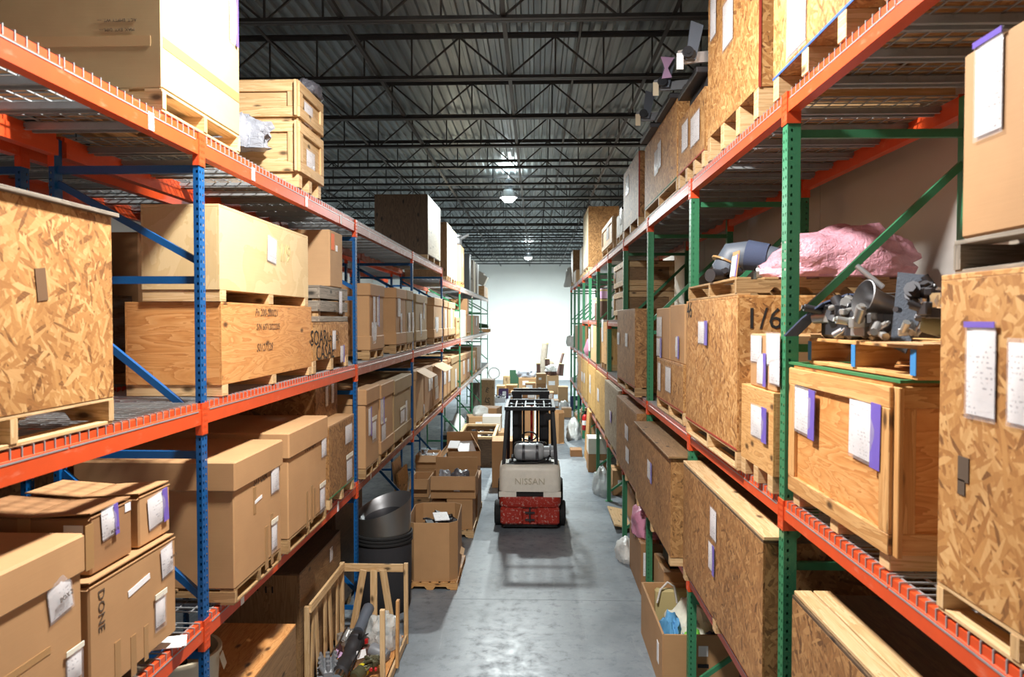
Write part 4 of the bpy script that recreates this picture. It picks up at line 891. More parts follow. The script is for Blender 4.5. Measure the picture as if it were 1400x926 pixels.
# beyond the nearest green post
fr = FR(1064, 1013.5, UM, .6, 1.36, 580, 580); zt = Z(1013, 524, 1.36)
wood_crate('small upright plywood box just past the nearest green post', fr, zt-UM, 'plywood', skid=.1, docs=[(1039, 578, .33, .21, 'purple')], cat='box')
fr = Frame('R', 4.24, Y(1026, 1.38, 490), 1.38, zt+.001, .45)
carton('small white papered carton on the small upright plywood box', fr, Z(1026, 456, 1.38)-zt, 'cardboard', docs=[(1035, 477, .24, .18), (1058, 478, .26, .2), (1043, 505, .2, .2, 'purple'), (1060, 508, .2, .16)])
xf = 1.335
fr = onpallet('OSB crate painted 46 on the right middle deck', FR(1008, 938, UM, .95, xf, 500, 500), .13, 'pine'); zt = Z(1008, 404, xf)
t = wood_crate('OSB crate painted 46 on its face, right middle deck', fr, zt-fr.z0, 'osb', docs=[(962, 455, .34, .19, 'purple')], edge='red_edge')
u, v = fr.uv(943, 425); text_part('46', .2, t, (u, -fr.dep/2-.002, v), (math.pi/2, 0, 0), 'ink')
text_part('1/6', .2, t, (fr.w/2+.002, -fr.dep/2+.17, zt-fr.z0-.16), (math.pi/2, 0, math.pi/2), 'ink')
zw = zt+.001; fr = Frame('R', fr.yc-fr.w/2+.02, fr.yc+fr.w/2-.1, 1.33, zw, 1.18)
pallet('dark old pallet carrying the pink wrapped load', fr, .12, 'pallet_wood', nb=7); zw += .121
blob('wrapped_load', 'large load under pink bubble wrap on the right middle deck', 'load', (2.07, 5.05, zw), (1.0, .66, .34), 'pink_wrap', 5, .28, 1.5, 28)
t = thing('duct_elbow', 'grey duct elbow with a rubber sleeve beside the pink wrapped load', 'duct', (1.53, 5.75, zw))
m = MB(); m.tube([(-.02, -.02, .05), (-.04, 0, .13), (0, 0, .2), (.12, -.05, .215), (.3, -.14, .17), (.42, -.2, .13)], [.1, .115, .12, .11, .09, .075], 18); m.build('elbow', 'grey_blue', t)
m = MB(); m.tube([(.1, -.04, .215), (.24, -.11, .19)], [.118, .105], 18, caps=False); m.build('rubber_sleeve', 'felt_blue', t)
m = MB(); m.lathe([(.125, 0), (.125, .014)], (-.045, 0, .15), (.3, 0, .6), 18); m.build('clamp_ring', 'tape', t)
m = MB(); nut_cluster(m, (-.1, -.1, 0), .06, 8, 3); m.lathe([(.05, 0), (.05, .1)], (-.14, -.14, .05), (-.8, -.6, 0), 14); m.build('flange', 'steel_dark', t)
m = MB(); m.box((0, 0, .09), (.005, .16, .18), roty(.12)); m.box((-.006, 0, .08), (.004, .13, .14), roty(.12), 1); m.box((-.007, -.06, .08), (.004, .02, .15), roty(.12), 2)
loose('document_card', 'white document card propped against the old pallet at right', 'document', m, ['cardboard', 'paper_blank', 'purple'], (1.36, 5.05, zt+.125))
m = MB(); m.lathe([(.06, 0), (.06, .1)], (0, 0, .06), (1, -.6, 0), 14); m.box((.06, .1, .04), (.1, .12, .08), ch=.01)
loose('brass_fitting', 'yellow metal fitting between the duct elbow and pink load', 'fitting', m, 'brushed', (1.63, 5.42, zw))
fr = onpallet('OSB crate with cartons on top past the second green post', FR(934, 898, UM, .95, 1.39, 540, 540), .12, 'pine'); zt = Z(934, 499, 1.39)
wood_crate('OSB crate with two cartons on top past the second green post', fr, zt-fr.z0, 'osb', docs=[(902, 515, .2, .34), (914, 519, .34, .28)], edge='red_edge')
carton('near one of two cartons on the OSB crate past the second green post', Frame('R', fr.yc-fr.w/2, fr.yc, 1.40, zt+.001, .7), Z(934, 416, 1.39)-zt, 'cardboard', docs=[(927, 475, .2, .22, 'purple')])
carton('far one of two cartons on the OSB crate past the second green post', Frame('R', fr.yc+.01, fr.yc+fr.w/2+.1, 1.40, zt+.001, .7), Z(934, 416, 1.39)-zt-.02, 'cardboard', docs=[(902, 447, .36, .24), (902, 475, .36, .22, 'purple')])
fr = onpallet('brown OSB crate past the third green post', FR(868, 844, UM, .95, 1.28, 480, 480), .12, 'pallet_wood'); 
wood_crate('brown OSB crate with curling papers past the third green post', fr, Z(868, 422, 1.28)-fr.z0, 'osb_brown', docs=[(846, 463, .34, .2), (857, 465, .3, .2)], edge='red_edge')
# extra shelf: two framed crates
fr = Frame('R', 11.73, 13.2, 1.42, 3.512, .8)
wood_crate('pale framed crate on the extra right shelf, lower one of two stacked', fr, .47, 'plywood_brown', skid=.08, frame='pine', docs=[(839, 413, .3, .24)])
fr = Frame('R', 11.73, 13.2, 1.42, 3.984, .8)
wood_crate('pale framed crate on the extra right shelf, upper one of two stacked', fr, .48, 'plywood_brown', skid=.08, frame='pine', docs=[(841, 374, .3, .24)])
carton('small white carton under the extra shelf on the right middle deck', Frame('R', 12.0, 12.6, 1.5, UM, .5), .3, 'cardboard_white')
wood_crate('upright pine crate past the extra shelf on the right middle deck', Frame('R', 14.3, 15.4, 1.39, UM, .8), .95, 'plywood', skid=.12, docs=[(824, 452, .4, .5)])
carton('upright carton with long white papers far along the right middle deck', Frame('R', 16.8, 18.4, 1.39, UM+.0, .9), .85, 'cardboard_pale', docs=[(806, 465, .6, .6), (810, 460, .5, .6)])
blob('cloth_heap', 'pink cloth heap far along the right middle deck', 'cloth', (1.75, 20.2, UM), (.7, 1.3, .62), 'pink_bag', 8)
carton('dark carton beyond the pink cloth heap, right middle deck', Frame('R', 22.0, 23.6, 1.42, UM, .9), .85, 'cardboard_dark')
carton('pale carton at the far end of the right middle deck', Frame('R', 24.4, 26.2, 1.42, UM, .9), .8, 'cardboard_pale')
blob('foam_bundle', 'white foam bundle poking out at the far end of the right rack', 'foam', (1.40, 27.6, UM), (.5, .7, .42), 'white_bag', 15, .35, 2)
for k, (y, x, z, mt, L, lab) in enumerate(((17.2, 1.6, 3.512, 'brown_rubber', .5, 'brown rubber roll standing on the extra right shelf'), (17.7, 1.62, 3.512, 'lilac', .75, 'tall pink roll standing on the extra right shelf'), (18.4, 1.6, 3.512, 'brown_rubber', .48, 'second brown rubber roll standing beside the pink roll'), (19.9, 1.65, 3.512, 'cream_cloth', .6, 'cream roll standing on the extra right shelf'))):
    m = MB(); m.lathe([(.11, 0), (.115, .03), (.115, L-.03), (.11, L)], n=16); m.lathe([(.04, L), (.04, L+.002)], n=10); m.lathe([(.118, L-.06), (.118, L-.02)], n=16, mat=1, caps=(False, False))
    loose('material_roll', lab, 'roll', m, [mt, 'khaki'], (x, y, z), group='rolls on the extra right shelf')

# ================================================================== right rack, lower deck
fr = Frame('R', 1.73, Y(1083, 1.37, 830), 1.37, UL, 1.0); zt = Z(1083, 813, 1.37)
t = wood_crate('OSB crate at the bottom right corner with pale top boards', fr, zt-UL, 'osb_brown', skid=.1, lidmat='plywood_dark')
for k in range(2): m = MB(); m.box((0, -fr.dep/2+.055+.1*k, zt-UL+.012), (fr.w, .09, .022), ch=.003); m.build('top_board', 'pine', t)
fr = Frame('R', 4.22, Y(934, 1.31, 720), 1.31, UL, 1.0); zt = 2.25
t = wood_crate('long brown OSB crate with two sleeves and a pale top board, right lower deck', fr, zt-UL, 'osb_brown', skid=.09, lidmat='plywood_dark', docs=[(976, 717, .2, .24), (974, 763, .2, .22, 'purple')])
m = MB(); m.box((0, -fr.dep/2+.08, zt-UL+.012), (fr.w+.02, .16, .022), ch=.003); m.build('top_board', 'pine', t)
fr = Frame('R', 6.76, 9.05, 1.25, UL, 1.0); zt = 2.26
t = wood_crate('brown OSB crate with an overhanging lid past the second green post, right lower deck', fr, zt-UL, 'osb_brown', skid=.08, over=.06, lidmat='plywood_brown', docs=[(889, 644, .34, .22, 'purple')])
low = [(9.25, 11.55, 1.28, 2.33, 'osb_brown', [(857, 591, .4, .22), (858, 622, .4, .22)], 'dark brown OSB crate past the third green post on the right lower deck'),
       (11.75, 14.05, 1.33, 2.37, 'osb_grey', [(835, 569, .4, .2, 'purple')], 'grey OSB crate past the fourth green post on the right lower deck'),
       (14.25, 16.55, 1.36, 2.38, 'osb_yellow', [(818, 540, .5, .3)], 'yellow OSB crate past the fifth green post on the right lower deck'),
       (16.75, 18.95, 1.37, 2.38, 'osb_yellow', [(807, 530, .5, .3), (807, 520, .4, .3)], 'second yellow OSB crate further along the right lower deck'),
       (19.25, 21.5, 1.37, 2.38, 'osb_yellow', [(796, 515, .7, .3), (799, 517, .5, .3)], 'third yellow OSB crate further along the right lower deck'),
       (21.75, 24.0, 1.37, 2.38, 'plywood', [(790, 503, .6, .4)], 'pale plywood crate near the far end of the right lower deck')]
for a, b, xf, zt, mt, docs, lab in low:
    wood_crate(lab, Frame('R', a, b, xf, UL, .95), zt-UL, mt, skid=.09, docs=docs, group='long crates on the right lower deck')
# ================================================================== forklift
def forklift(x, y):
    t = thing('forklift', 'cream and red forklift parked in the aisle with its rear to the camera', 'forklift', (x, y, 0))
    def cw(prof, z0, z1, yb, wt, wb, mat, name, inset=0):   # counterweight block: rounded plan
        m = MB(); rings = []
        for z, w, b in prof:
            hw = w/2; r = .12; ring = []
            for cx, cy, a0 in ((hw-r, b+r, -90), (hw-.001, .55, 0), (-hw+.001, .55, 180), (-hw+r, b+r, 180)):
                if cy == .55: ring.append((cx, cy, z))
                else:
                    for k in range(6): a = R(a0+90*k/5); ring.append((cx+r*math.cos(a), cy+r*math.sin(a), z))
            rings.append(ring)
        m.ring_loft(rings); return m.build(name, mat, t)
    # white block split around the tow opening
    cw([(.66, 1.03, 0), (.70, 1.03, -.005), (1.0, 1.02, .0), (1.07, 1.0, .02), (1.10, .94, .06)], 0, 0, 0, 0, 0, 'fork_white', 'counterweight')
    for sg in (-1, 1):
        m = MB(); m.box((sg*.37, .28, .615), (.29, .54, .09)); m.box((sg*.47, .1, .615), (.09, .16, .09)); m.build('counterweight_cheek', 'fork_white', t)
    m = MB(); m.box((0, .2, .61), (.46, .3, .1)); m.build('tow_recess', 'black', t)
    cw([(.40, 1.0, .01), (.44, 1.03, -.005), (.55, 1.03, -.005), (.57, 1.03, 0)], 0, 0, 0, 0, 0, 'fork_red', 'bumper')
    for sg in (-1, 1):
        cw2 = MB(); cw2.box((sg*.30, .28, .25), (.38, .52, .30), ch=.03); cw2.build('lower_weight', 'fork_red', t)
    m = MB(); m.box((0, .32, .25), (.24, .5, .30)); m.build('tow_plate', 'fork_red', t); m = MB(); m.cyl((0, .04, .14), (0, .04, .4), .014, n=8); m.box((0, .05, .3), (.16, .05, .02)); m.box((0, .05, .18), (.16, .05, .02)); m.build('tow_pin', 'steel_dark', t)
    m = MB(); m.box((0, .5, .07), (.9, .8, .05)); m.build('underside', 'black', t)
    text_part('NISSAN', .15, t, (0, -.003, .83), (math.pi/2, 0, 0), 'fork_letter', depth=.012)
    # body sides, hood and floor
    for sg in (-1, 1):
        m = MB(); m.box((sg*.45, .98, .62), (.14, .85, .5), ch=.02); m.build('side_panel', 'fork_red', t)
    m = MB(); m.box((0, .55, 1.0), (.8, .5, .14), ch=.03); m.box((0, 1.1, .6), (.78, 1.0, .5)); m.build('hood', 'black_metal', t)
    m = MB(); m.box((0, .78, 1.17), (.5, .46, .16), ch=.04); m.box((0, .58, 1.3), (.48, .12, .2), ch=.04); m.build('seat', 'soft_black', t)
    # gas tank
    tk = MB(); tk.lathe([(.04, 0), (.1, .012), (.14, .04), (.15, .08), (.15, .44), (.14, .48), (.1, .51), (.04, .52)], (-.27, .3, 1.27), (1, 0, 0), 28); to = tk.build('gas_tank', 'tank_paint', t)
    m = MB(); m.lathe([(.1, .5), (.105, .5), (.105, .6), (.1, .6)], (-.27, .3, 1.27), (1, 0, 0), 20, caps=(False, False)); m.lathe([(.105, .62), (.105, .7), (.095, .7)], (-.27, .3, 1.27), (1, 0, 0), 20, caps=(False, False)); m.box((.36, .37, 1.27), (.1, .02, .2)); m.build('tank_collar', 'tank_paint', to)
    m = MB(); m.cyl((.25, .3, 1.27), (.36, .3, 1.27), .03, n=10); m.box((.33, .24, 1.24), (.06, .06, .09)); m.build('tank_valve', 'black', to)
    for k in (-.13, .1):
        m = MB(); m.lathe([(.153, 0), (.158, .003), (.158, .04), (.153, .043)], (k, .3, 1.27), (1, 0, 0), 24, caps=(False, False)); m.box((k+.02, .14, 1.22), (.05, .02, .12)); m.build('tank_strap', 'steel_dark', to)
    m = MB(); m.box((0, .3, 1.11), (.72, .24, .02)); m.box((-.3, .3, 1.16), (.03, .2, .1)); m.box((.3, .3, 1.16), (.03, .2, .1)); m.build('tank_cradle', 'black_metal', t)
    m = MB(); m.tube([(-.4, .12, 1.1), (-.2, .09, 1.115), (.1, .1, 1.13), (.3, .14, 1.16), (.34, .24, 1.26)], .016); m.tube([(-.36, .17, 1.1), (0, .13, 1.125), (.4, .16, 1.12)], .014); m.build('gas_hose', 'black', t)
    # overhead guard
    for sg in (-1, 1):
        m = MB(); m.bar((sg*.44, .12, 1.08), (sg*.385, .25, 2.0), .05, .06, (1, 0, 0), ch=.006); m.build('guard_leg', 'black_metal', t)
        m = MB(); m.bar((sg*.42, 1.5, .75), (sg*.385, 1.12, 2.0), .05, .06, (1, 0, 0), ch=.006); m.build('guard_leg', 'black_metal', t)
        m = MB(); m.bar((sg*.40, .2, 2.02), (sg*.40, 1.2, 2.04), .06, .06, (0, 0, 1), ch=.006); m.build('guard_rail', 'black_metal', t)
    for yy in (.2, 1.2): m = MB(); m.box((0, yy, 2.02 if yy < 1 else 2.04), (.86, .07, .06), ch=.006); m.build('guard_rail', 'black_metal', t)
    m = MB(); m.box((0, .7, 2.03), (.78, .03, .03)); m.build('guard_bar', 'black_metal', t)
    for k in range(4): m = MB(); m.box((-.24+.16*k, .7, 2.035), (.022, .96, .035)); m.build('guard_bar', 'black_metal', t)
    # mast
    for sg in (-1, 1):
        m = MB(); m.box((sg*.29, 1.85, 1.09), (.11, .12, 2.0)); m.box((sg*.20, 1.87, 1.12), (.07, .1, 2.05)); m.build('mast_channel', 'black_metal', t)
        m = MB(); m.box((sg*.13, 1.83, 1.1), (.04, .04, 1.8)); m.build('lift_chain', 'rubber', t)
        m = MB(); m.box((sg*.2, 2.55, .06), (.12, 1.05, .04)); m.box((sg*.2, 2.03, .3), (.12, .05, .5)); m.build('fork', 'black_metal', t)
    m = MB(); m.box((0, 1.88, 2.12), (.72, .14, .07)); m.box((0, 1.98, 2.17), (.66, .06, .05)); m.build('mast_crosshead', 'black_metal', t)
    m = MB(); m.cyl((.02, 1.84, .3), (.02, 1.84, 1.9), .025, n=12); m.build('lift_cylinder', 'red', t)
    m = MB(); m.tube([(.13*math.cos(6.283*k/20)-.02, 1.3+.13*math.sin(6.283*k/20)*.6, 1.38+.13*math.sin(6.283*k/20)*.5) for k in range(21)], .014, 6); m.cyl((-.02, 1.3, 1.38), (-.02, 1.45, 1.05), .025); m.build('steering_wheel', 'black', t)
    m = MB(); m.box((-.0, 1.45, 1.0), (.6, .18, .5), ch=.03); m.build('dash', 'black_metal', t)
    m = MB(); m.lathe([(.03, 0), (.06, .02), (.065, .07)], (.3, .3, 1.88), (0, -1, 0), 16); m.build('work_lamp', 'black', t)
    # wheels
    def wheel(px, py, r, w, nm):
        o = MB(); o.lathe([(r*.55, 0), (r*.9, 0), (r, w*.12), (r, w*.88), (r*.9, w), (r*.55, w)], (px-w/2, py, r), (1, 0, 0), 28, caps=(False, False)); wo = o.build(nm, 'rubber', t)
        h = MB(); h.lathe([(.02, -.0), (r*.56, 0), (r*.56, w*.9), (.02, w*.9)], (px-w/2+.01, py, r), (1, 0, 0), 20); h.build('hub', 'cream_plastic', wo)
    for sg in (-1, 1): wheel(sg*.53, .42, .21, .15, 'rear_wheel'); wheel(sg*.5, 1.6, .28, .2, 'front_wheel')
    m = MB(); m.box((-.44, .35, .95), (.02, .06, .14)); m.build('side_sticker', 'paper_blank', t)
steel('fork_white', (246, 242, 230), (90, 80, 72), .68, .4, .7); steel('fork_red', (172, 44, 30), (226, 216, 204), .55, .45, .9); steel('tank_paint', (176, 182, 188), (130, 134, 140), .6, .32)
steel('fork_letter', (206, 198, 178), (120, 110, 98), .6, .4)
forklift(-.09, 12.07)
# ================================================================== floor, left side
def heap(label, loc, w, d, h, mats, n, seed, name='parts_heap', cat='parts'):
    t = thing(name, label, cat, loc); q = random.Random(seed)
    for qi, mt in enumerate(mats):
        m = MB()
        for _ in range(n):
            c = Vector((q.uniform(-w/2, w/2)*.86, q.uniform(-d/2, d/2)*.86, 0)); f = q.random()
            s_ = q.uniform(.04, .12); z = h*q.uniform(.66, 1)*(1-.12*max(abs(c.x)/w, abs(c.y)/d)*2)
            c.z = max(z, s_)
            if f < .5: m.box(c, (s_*1.6, s_*.8, s_*.6), rotz(q.uniform(0, 3)) @ rotx(q.uniform(-.6, .6)), ch=.004)
            else: m.cyl(c, c+Vector((q.uniform(-.1, .1), q.uniform(-.1, .1), q.uniform(-.04, .04))), s_*.3, n=8)
        m.box((0, 0, h*.34-.004*qi), (w*.94-.02*qi, d*.94-.02*qi, h*.68)); m.build('loose_parts', mt, t)['kind'] = 'stuff'
    return t
# slatted pine crate full of actuators
x0, x1, ya, yb, hz = -2.10, -1.40, 6.6, 7.82, .88
t = thing('slatted_crate', 'open slatted pine crate holding machine parts at the aisle edge', 'crate', ((x0+x1)/2, (ya+yb)/2, 0)); w, d = x1-x0, yb-ya
def bar(nm, a, b, wd, tk, up, mt='pine'): m = MB(); m.bar(a, b, wd, tk, up, ch=.003); m.build(nm, mt, t)
for sx in (-1, 1):
    for sy in (-1, 1):
        bar('corner_post', (sx*w/2, sy*d/2, .0), (sx*w/2, sy*d/2, hz-(0 if sx < 0 or sy > 0 else .02)), .045, .04, (0, 1, 0))
bar('top_rail', (-w/2-.02, d/2-.025, hz-.045), (w/2-.025, d/2-.025, hz-.045), .025, .085, (0, 0, 1))
bar('top_rail', (-w/2+.03, -d/2, hz-.02), (-w/2+.03, d/2-.04, hz-.02), .025, .085, (0, 0, 1))
for a, b in ((-.10, -.23), (.01, .01), (.11, .22)): bar('brace_slat', (b, d/2-.055, .1), (a, d/2-.055, hz-.06), .075, .02, (0, 1, 0))
for k, (a, b) in enumerate(((-.5, -.42), (-.28, -.36), (-.05, -.05), (.18, .1), (.38, .42))): bar('brace_slat', (-w/2+.005, a, .06), (-w/2+.005, b, hz-.06), .02, .07, (0, 1, 0))
bar('bottom_rail', (w/2, -d/2, .06), (w/2, d/2, .06), .025, .085, (0, 0, 1))
bar('brace_slat', (w/2+.03, -.06, .06), (w/2+.03, -.02, hz-.16), .03, .07, (0, 1, 0), 'pine_warm')
m = MB(); m.box((0, 0, .09), (w-.05, d-.06, .02)); m.build('floor_panel', 'plywood_warm', t); zf = .102
cx, cy = (x0+x1)/2, (ya+yb)/2
t = thing('landing_strut', 'long grey strut cylinder lying down the middle of the slatted crate', 'machine part', (cx-.02, cy, zf))
m = MB(); m.lathe([(.05, 0), (.075, .02), (.08, .16), (.065, .18), (.065, .34), (.078, .36), (.078, .5), (.09, .51), (.09, .58), (.06, .62)], (-.06, -.5, .1), (.06, 1, .16), 20); m.build('strut_body', 'steel_dark', t)
m = MB(); m.lathe([(.055, .6), (.055, .85), (.062, .86), (.062, .98), (.05, 1.0)], (-.06, -.5, .1), (.06, 1, .26), 18); m.build('strut_piston', 'grey_blue', t)
m = MB(); m.lathe([(.05, -.08), (.055, 0)], (-.06, -.5, .1), (.06, 1, .16), 18); m.build('strut_end', 'chrome', t)
m = MB(); m.tube([(.03, -.45, .1), (.06, -.2, .2), (.05, 0, .24), (.07, .1, .22)], .008); m.cyl((.02, -.05, .24), (.03, -.05, .29), .02); m.build('hose', 'black', t)
t = thing('manifold_block', 'grey cast manifold with many round ports in the slatted crate', 'machine part', (cx-.23, cy-.36, zf), .3)
m = MB(); m.box((0, 0, .07), (.12, .3, .12), ch=.02)
for k in range(6):
    for q in (-1, 0, 1): m.cyl((q*.04, -.13+.05*k, .1), (q*.075, -.13+.05*k, .17+.015*(k % 2)), .02, n=10); 
    m.cyl((.05, -.13+.05*k, .06), (.1, -.13+.05*k, .06), .018, n=8); m.cyl((-.05, -.13+.05*k, .06), (-.1, -.13+.05*k, .06), .018, n=8)
m.build('casting', 'grey_paint', t)
m = MB(); m.tube([(0, .1, .13), (.1, .28, .17), (.2, .5, .25)], .012); m.build('chrome_rod', 'chrome', t)
t = thing('linkage_joint', 'silver linkage joint with rods beside the long strut', 'machine part', (cx-.17, cy+.16, zf))
m = MB(); nut_cluster(m, (0, 0, .1), .09, 22, 51, fl=1); m.box((0, 0, .06), (.12, .12, .12), ch=.02); m.cyl((-.05, -.02, .18), (.16, .06, .24), .018); m.build('joint', 'steel', t)
m = MB(); m.box((-.03, -.06, .03), (.16, .2, .01), rotx(.5)); m.build('lilac_wrap', 'lilac', t)
t = thing('motor_can', 'small grey motor can with red caps in the slatted crate', 'machine part', (cx+.14, cy-.02, zf), .5)
m = MB(); m.lathe([(.04, 0), (.07, .01), (.07, .16), (.06, .17), (.06, .2), (.035, .21)], (-.02, .06, .1), (.6, -.7, -.2), 20); m.build('can', 'grey_paint', t)
m = MB(); m.cyl((-.06, .08, .16), (-.06, .08, .2), .022); m.cyl((-.1, .0, .12), (-.12, .0, .13), .02); m.build('red_cap', 'red', t)
m = MB(); m.box((-.06, .1, .06), (.1, .1, .12), ch=.01); m.build('bracket', 'brown_rubber', t)
t = thing('olive_actuator', 'olive actuator with a yellow band at the front of the slatted crate', 'machine part', (cx+.14, cy-.34, zf), .0)
m = MB(); m.lathe([(.04, 0), (.06, .01), (.06, .26), (.045, .28), (.03, .36)], (-.08, -.16, .07), (.45, 1, .12), 18); m.build('barrel', 'olive', t)
m = MB(); m.lathe([(.0615, .11), (.0615, .14)], (-.08, -.16, .07), (.45, 1, .12), 18, caps=(False, False)); m.build('yellow_band', 'yellow', t)
m = MB(); nut_cluster(m, (.02, .02, .08), .08, 12, 61, fl=.9); m.build('fittings', 'olive', t); m = MB(); m.cyl((.09, -.06, .1), (.11, -.06, .1), .018); m.cyl((.06, -.08, .11), (.06, -.1, .11), .016); m.build('red_cap', 'red', t)
blob('plastic_bag', 'clear plastic bag of parts in the corner of the slatted crate', 'bag', (cx+.16, cy+.3, zf), (.34, .42, .34), 'poly_bag', 31, .35, 2.4, 20)
m = MB(); m.box((0, 0, .06), (.12, .006, .16), rotx(.5)); m.box((.02, .03, .12), (.1, .006, .1), rotx(-.3)); loose('paper_sheet', 'crumpled white paper between the strut and the olive actuator', 'paper', m, 'paper_blank', (cx+.05, cy-.2, zf), .7)
# drum with conical steel collar
t = thing('drum', 'black rubber drum under a sloping steel collar at the left rack', 'drum', (-1.84, 8.78, 0))
m = MB(); m.lathe([(.26, 0), (.31, .05), (.33, .3), (.335, .8), (.32, .88)], n=36); m.build('drum_body', 'soft_black', t)
m = MB()
for z in (.86, .9, .94): m.lathe([(.335, z-.02), (.35, z-.01), (.35, z+.01), (.335, z+.02)], n=36, caps=(False, False))
m.build('rubber_bands', 'rubber', t)
def collar(nm, rows, mt):
    m = MB(); rg = []
    for fn, rr in rows: rg.append([(rr*math.cos(6.28318*j/40), rr*math.sin(6.28318*j/40), fn(math.cos(6.28318*j/40-.6))) for j in range(40)])
    m.ring_loft(rg, caps=(False, False)); m.build(nm, mt, t)
top = lambda c: 1.27+.12*c
collar('steel_collar', [(lambda c: .95, .322), (lambda c: 1.1, .326), (top, .33)], 'brushed')
collar('collar_rim', [(top, .33), (lambda c: top(c)-.012, .325), (lambda c: 1.2+.07*c, .27), (lambda c: 1.15+.05*c, .23)], 'steel_dull')
collar('collar_throat', [(lambda c: 1.15+.05*c, .23), (lambda c: 1.1+.03*c, .21), (lambda c: .98, .2), (lambda c: .97, .02)], 'steel_dark')
# dark crates under the left rack
fr = Frame('L', 6.55, 7.95, -2.15, 0, .7); t = wood_crate('dark plywood crate on the floor behind the slatted crate', fr, 1.2, 'plywood_brown', skid=.1, lidmat='plywood_dark', docs=[(452, 758, .12, .16)])
m = MB()
for k, u in enumerate((-.1, -.04)): m.box((-fr.w/2-.002, u, 1.05), (.003, .014, .06))
m.box((-fr.w/2-.002, .05, 1.06), (.003, .04, .04)); m.build('stencil_marks', 'ink', t)
fr = Frame('L', 5.1, 6.05, -2.02, 0, .8); wood_crate('low plywood crate on the floor under the left bottom beam', fr, .95, 'plywood_brown', skid=.1, lidmat='plywood_warm')
t = thing('waste_bin', 'grimy cream bin with a paper tag on the floor by the nearest blue post', 'bin', (-2.38, 4.72, 0))
m = MB(); m.lathe([(.19, 0), (.2, .02), (.27, 1.28), (.285, 1.3), (.285, 1.33), (.26, 1.33), (.25, 1.2), (.02, 1.15)], n=28); m.build('bin_body', 'cream_plastic', t)
m = MB(); nut_cluster(m, (0, 0, 1.16), .16, 18, 71, fl=1.3); m.build('scrap', 'black_metal', t); m = MB(); m.box((.29, .06, 1.24), (.004, .05, .13), rotx(.5)); m.build('paper_tag', 'tag', t)
fr = Frame('L', 8.3, 9.6, -2.3, 0, .6); wood_crate('dark brown crate on the floor behind the drum', fr, 1.3, 'plywood_dark', skid=.1)
# pallet with the big open carton
fr = Frame('L', 9.38, 10.5, -1.03, 0, .72); fr.loc = (-1.37, 9.95, 0); pallet('pallet under the big open carton beside the drum', fr, .1, 'pine_warm')
t = open_box('big eight sided open carton of black parts beside the drum', (-1.37, 9.95, .101), .04, .66, 1.06, .77, 'cardboard', cut=.1, name='open_cardboard_box')
m = MB(); m.box((.36, .1, .2), (.06, .3, .006), roty(.6)); m.build('torn_flap', 'cardboard_pale', t)
heap('heap of black machine parts inside the big open carton', (-1.37, 9.95, .12), .5, .9, .72, ['black_metal', 'steel_dark'], 26, 5)
m = MB(); m.box((0, 0, .01), (.2, .3, .012), rotx(.1)); loose('document_folder', 'white document lying on the black parts in the open carton', 'document', m, 'paper', (-1.3, 10.0, .79), .25)
# stacked cartons behind
def plainbox(label, loc, w, d, h, mat='cardboard', rz=0.0, cat='box', name='cardboard_box', doc=None, group=None, text=None):
    t = thing(name, label, cat, loc, rz, group)
    m = MB(); m.box((0, 0, h/2), (w, d, h), ch=.006); m.build('body', mat, t)
    m = MB(); m.box((0, 0, h+.001), (w*.99, .05, .002)); m.box((w/2+.001, 0, h-.04), (.002, .05, .08)); m.box((-w/2-.001, 0, h-.04), (.002, .05, .08)); m.build('sealing_tape', 'tape', t)
    if doc: m = MB(); m.box((doc[0]*w/2, -d/2-.0015, doc[1]*h), (doc[2], .002, doc[3])); m.build('shipping_label', 'paper', t)
    if text: text_part(text[0], text[1], t, (text[2]*w/2, -d/2-.003, text[3]*h), (math.pi/2, 0, 0), 'ink')
    return t
fr = Frame('L', 11.6, 13.6, -1.0, 0, .8); fr.loc = (-1.33, 12.6, 0); fr.w = 1.9; fr.dep = .68; pallet('pallet under the stack of cartons left of the forklift', fr, .13, 'pine')
plainbox('lower carton in the stack on the pallet left of the forklift', (-1.22, 12.0, .131), .42, .6, .48, 'cardboard')
plainbox('tall dark carton at the back of the pallet left of the forklift', (-1.13, 12.9, .131), .28, .9, .62, 'cardboard_dark')
plainbox('lower left carton in the stack on the pallet left of the forklift', (-1.58, 12.05, .131), .24, .6, .42, 'cardboard_dark')
t = open_box('open carton with a white shipping label on top of the stack', (-1.33, 12.02, .62), 0, .72, .55, .36, 'cardboard', flap=.22, fl_ang=(2.75, .12, -.1, .12), flaps=(1, 0, 1, 0))
m = MB(); m.box((.06, -.281, .16), (.1, .002, .09)); m.build('shipping_label', 'paper_blank', t)
blob('plastic_bag', 'silver plastic bag at the left in the open top carton', 'bag', (-1.5, 12.05, .8), (.22, .3, .22), 'silver_bag', 41, .4, 2); blob('plastic_bag', 'grey plastic bag at the right in the open top carton', 'bag', (-1.25, 12.05, .8), (.36, .3, .22), 'grey_bag', 43, .4, 2)
t = open_box('open carton leaning out of the left rack beside the stack', (-1.93, 12.35, .56), 0, .3, .6, .3, 'cardboard', flap=.2, flaps=(1, 0, 0, 1))
m = MB(); m.box((0, 0, .275), (.34, .62, .55), ch=.01); loose('wood_block_stand', 'dark wooden box under the open carton by the left rack', 'box', m, 'plywood_brown', (-1.93, 12.35, 0))
m = MB(); m.box((0, 0, .4), (.7, .8, .8), ch=.01); loose('brown_carton', 'tall brown carton under the paper filled open carton', 'box', m, 'cardboard_dark', (-1.45, 14.15, 0))
t = open_box('open carton full of papers behind the stack of cartons', (-1.4, 14.1, .802), .15, .62, .7, .22, 'cardboard', flap=.3, fl_ang=(2.5, -.5, -.3, 2.4))
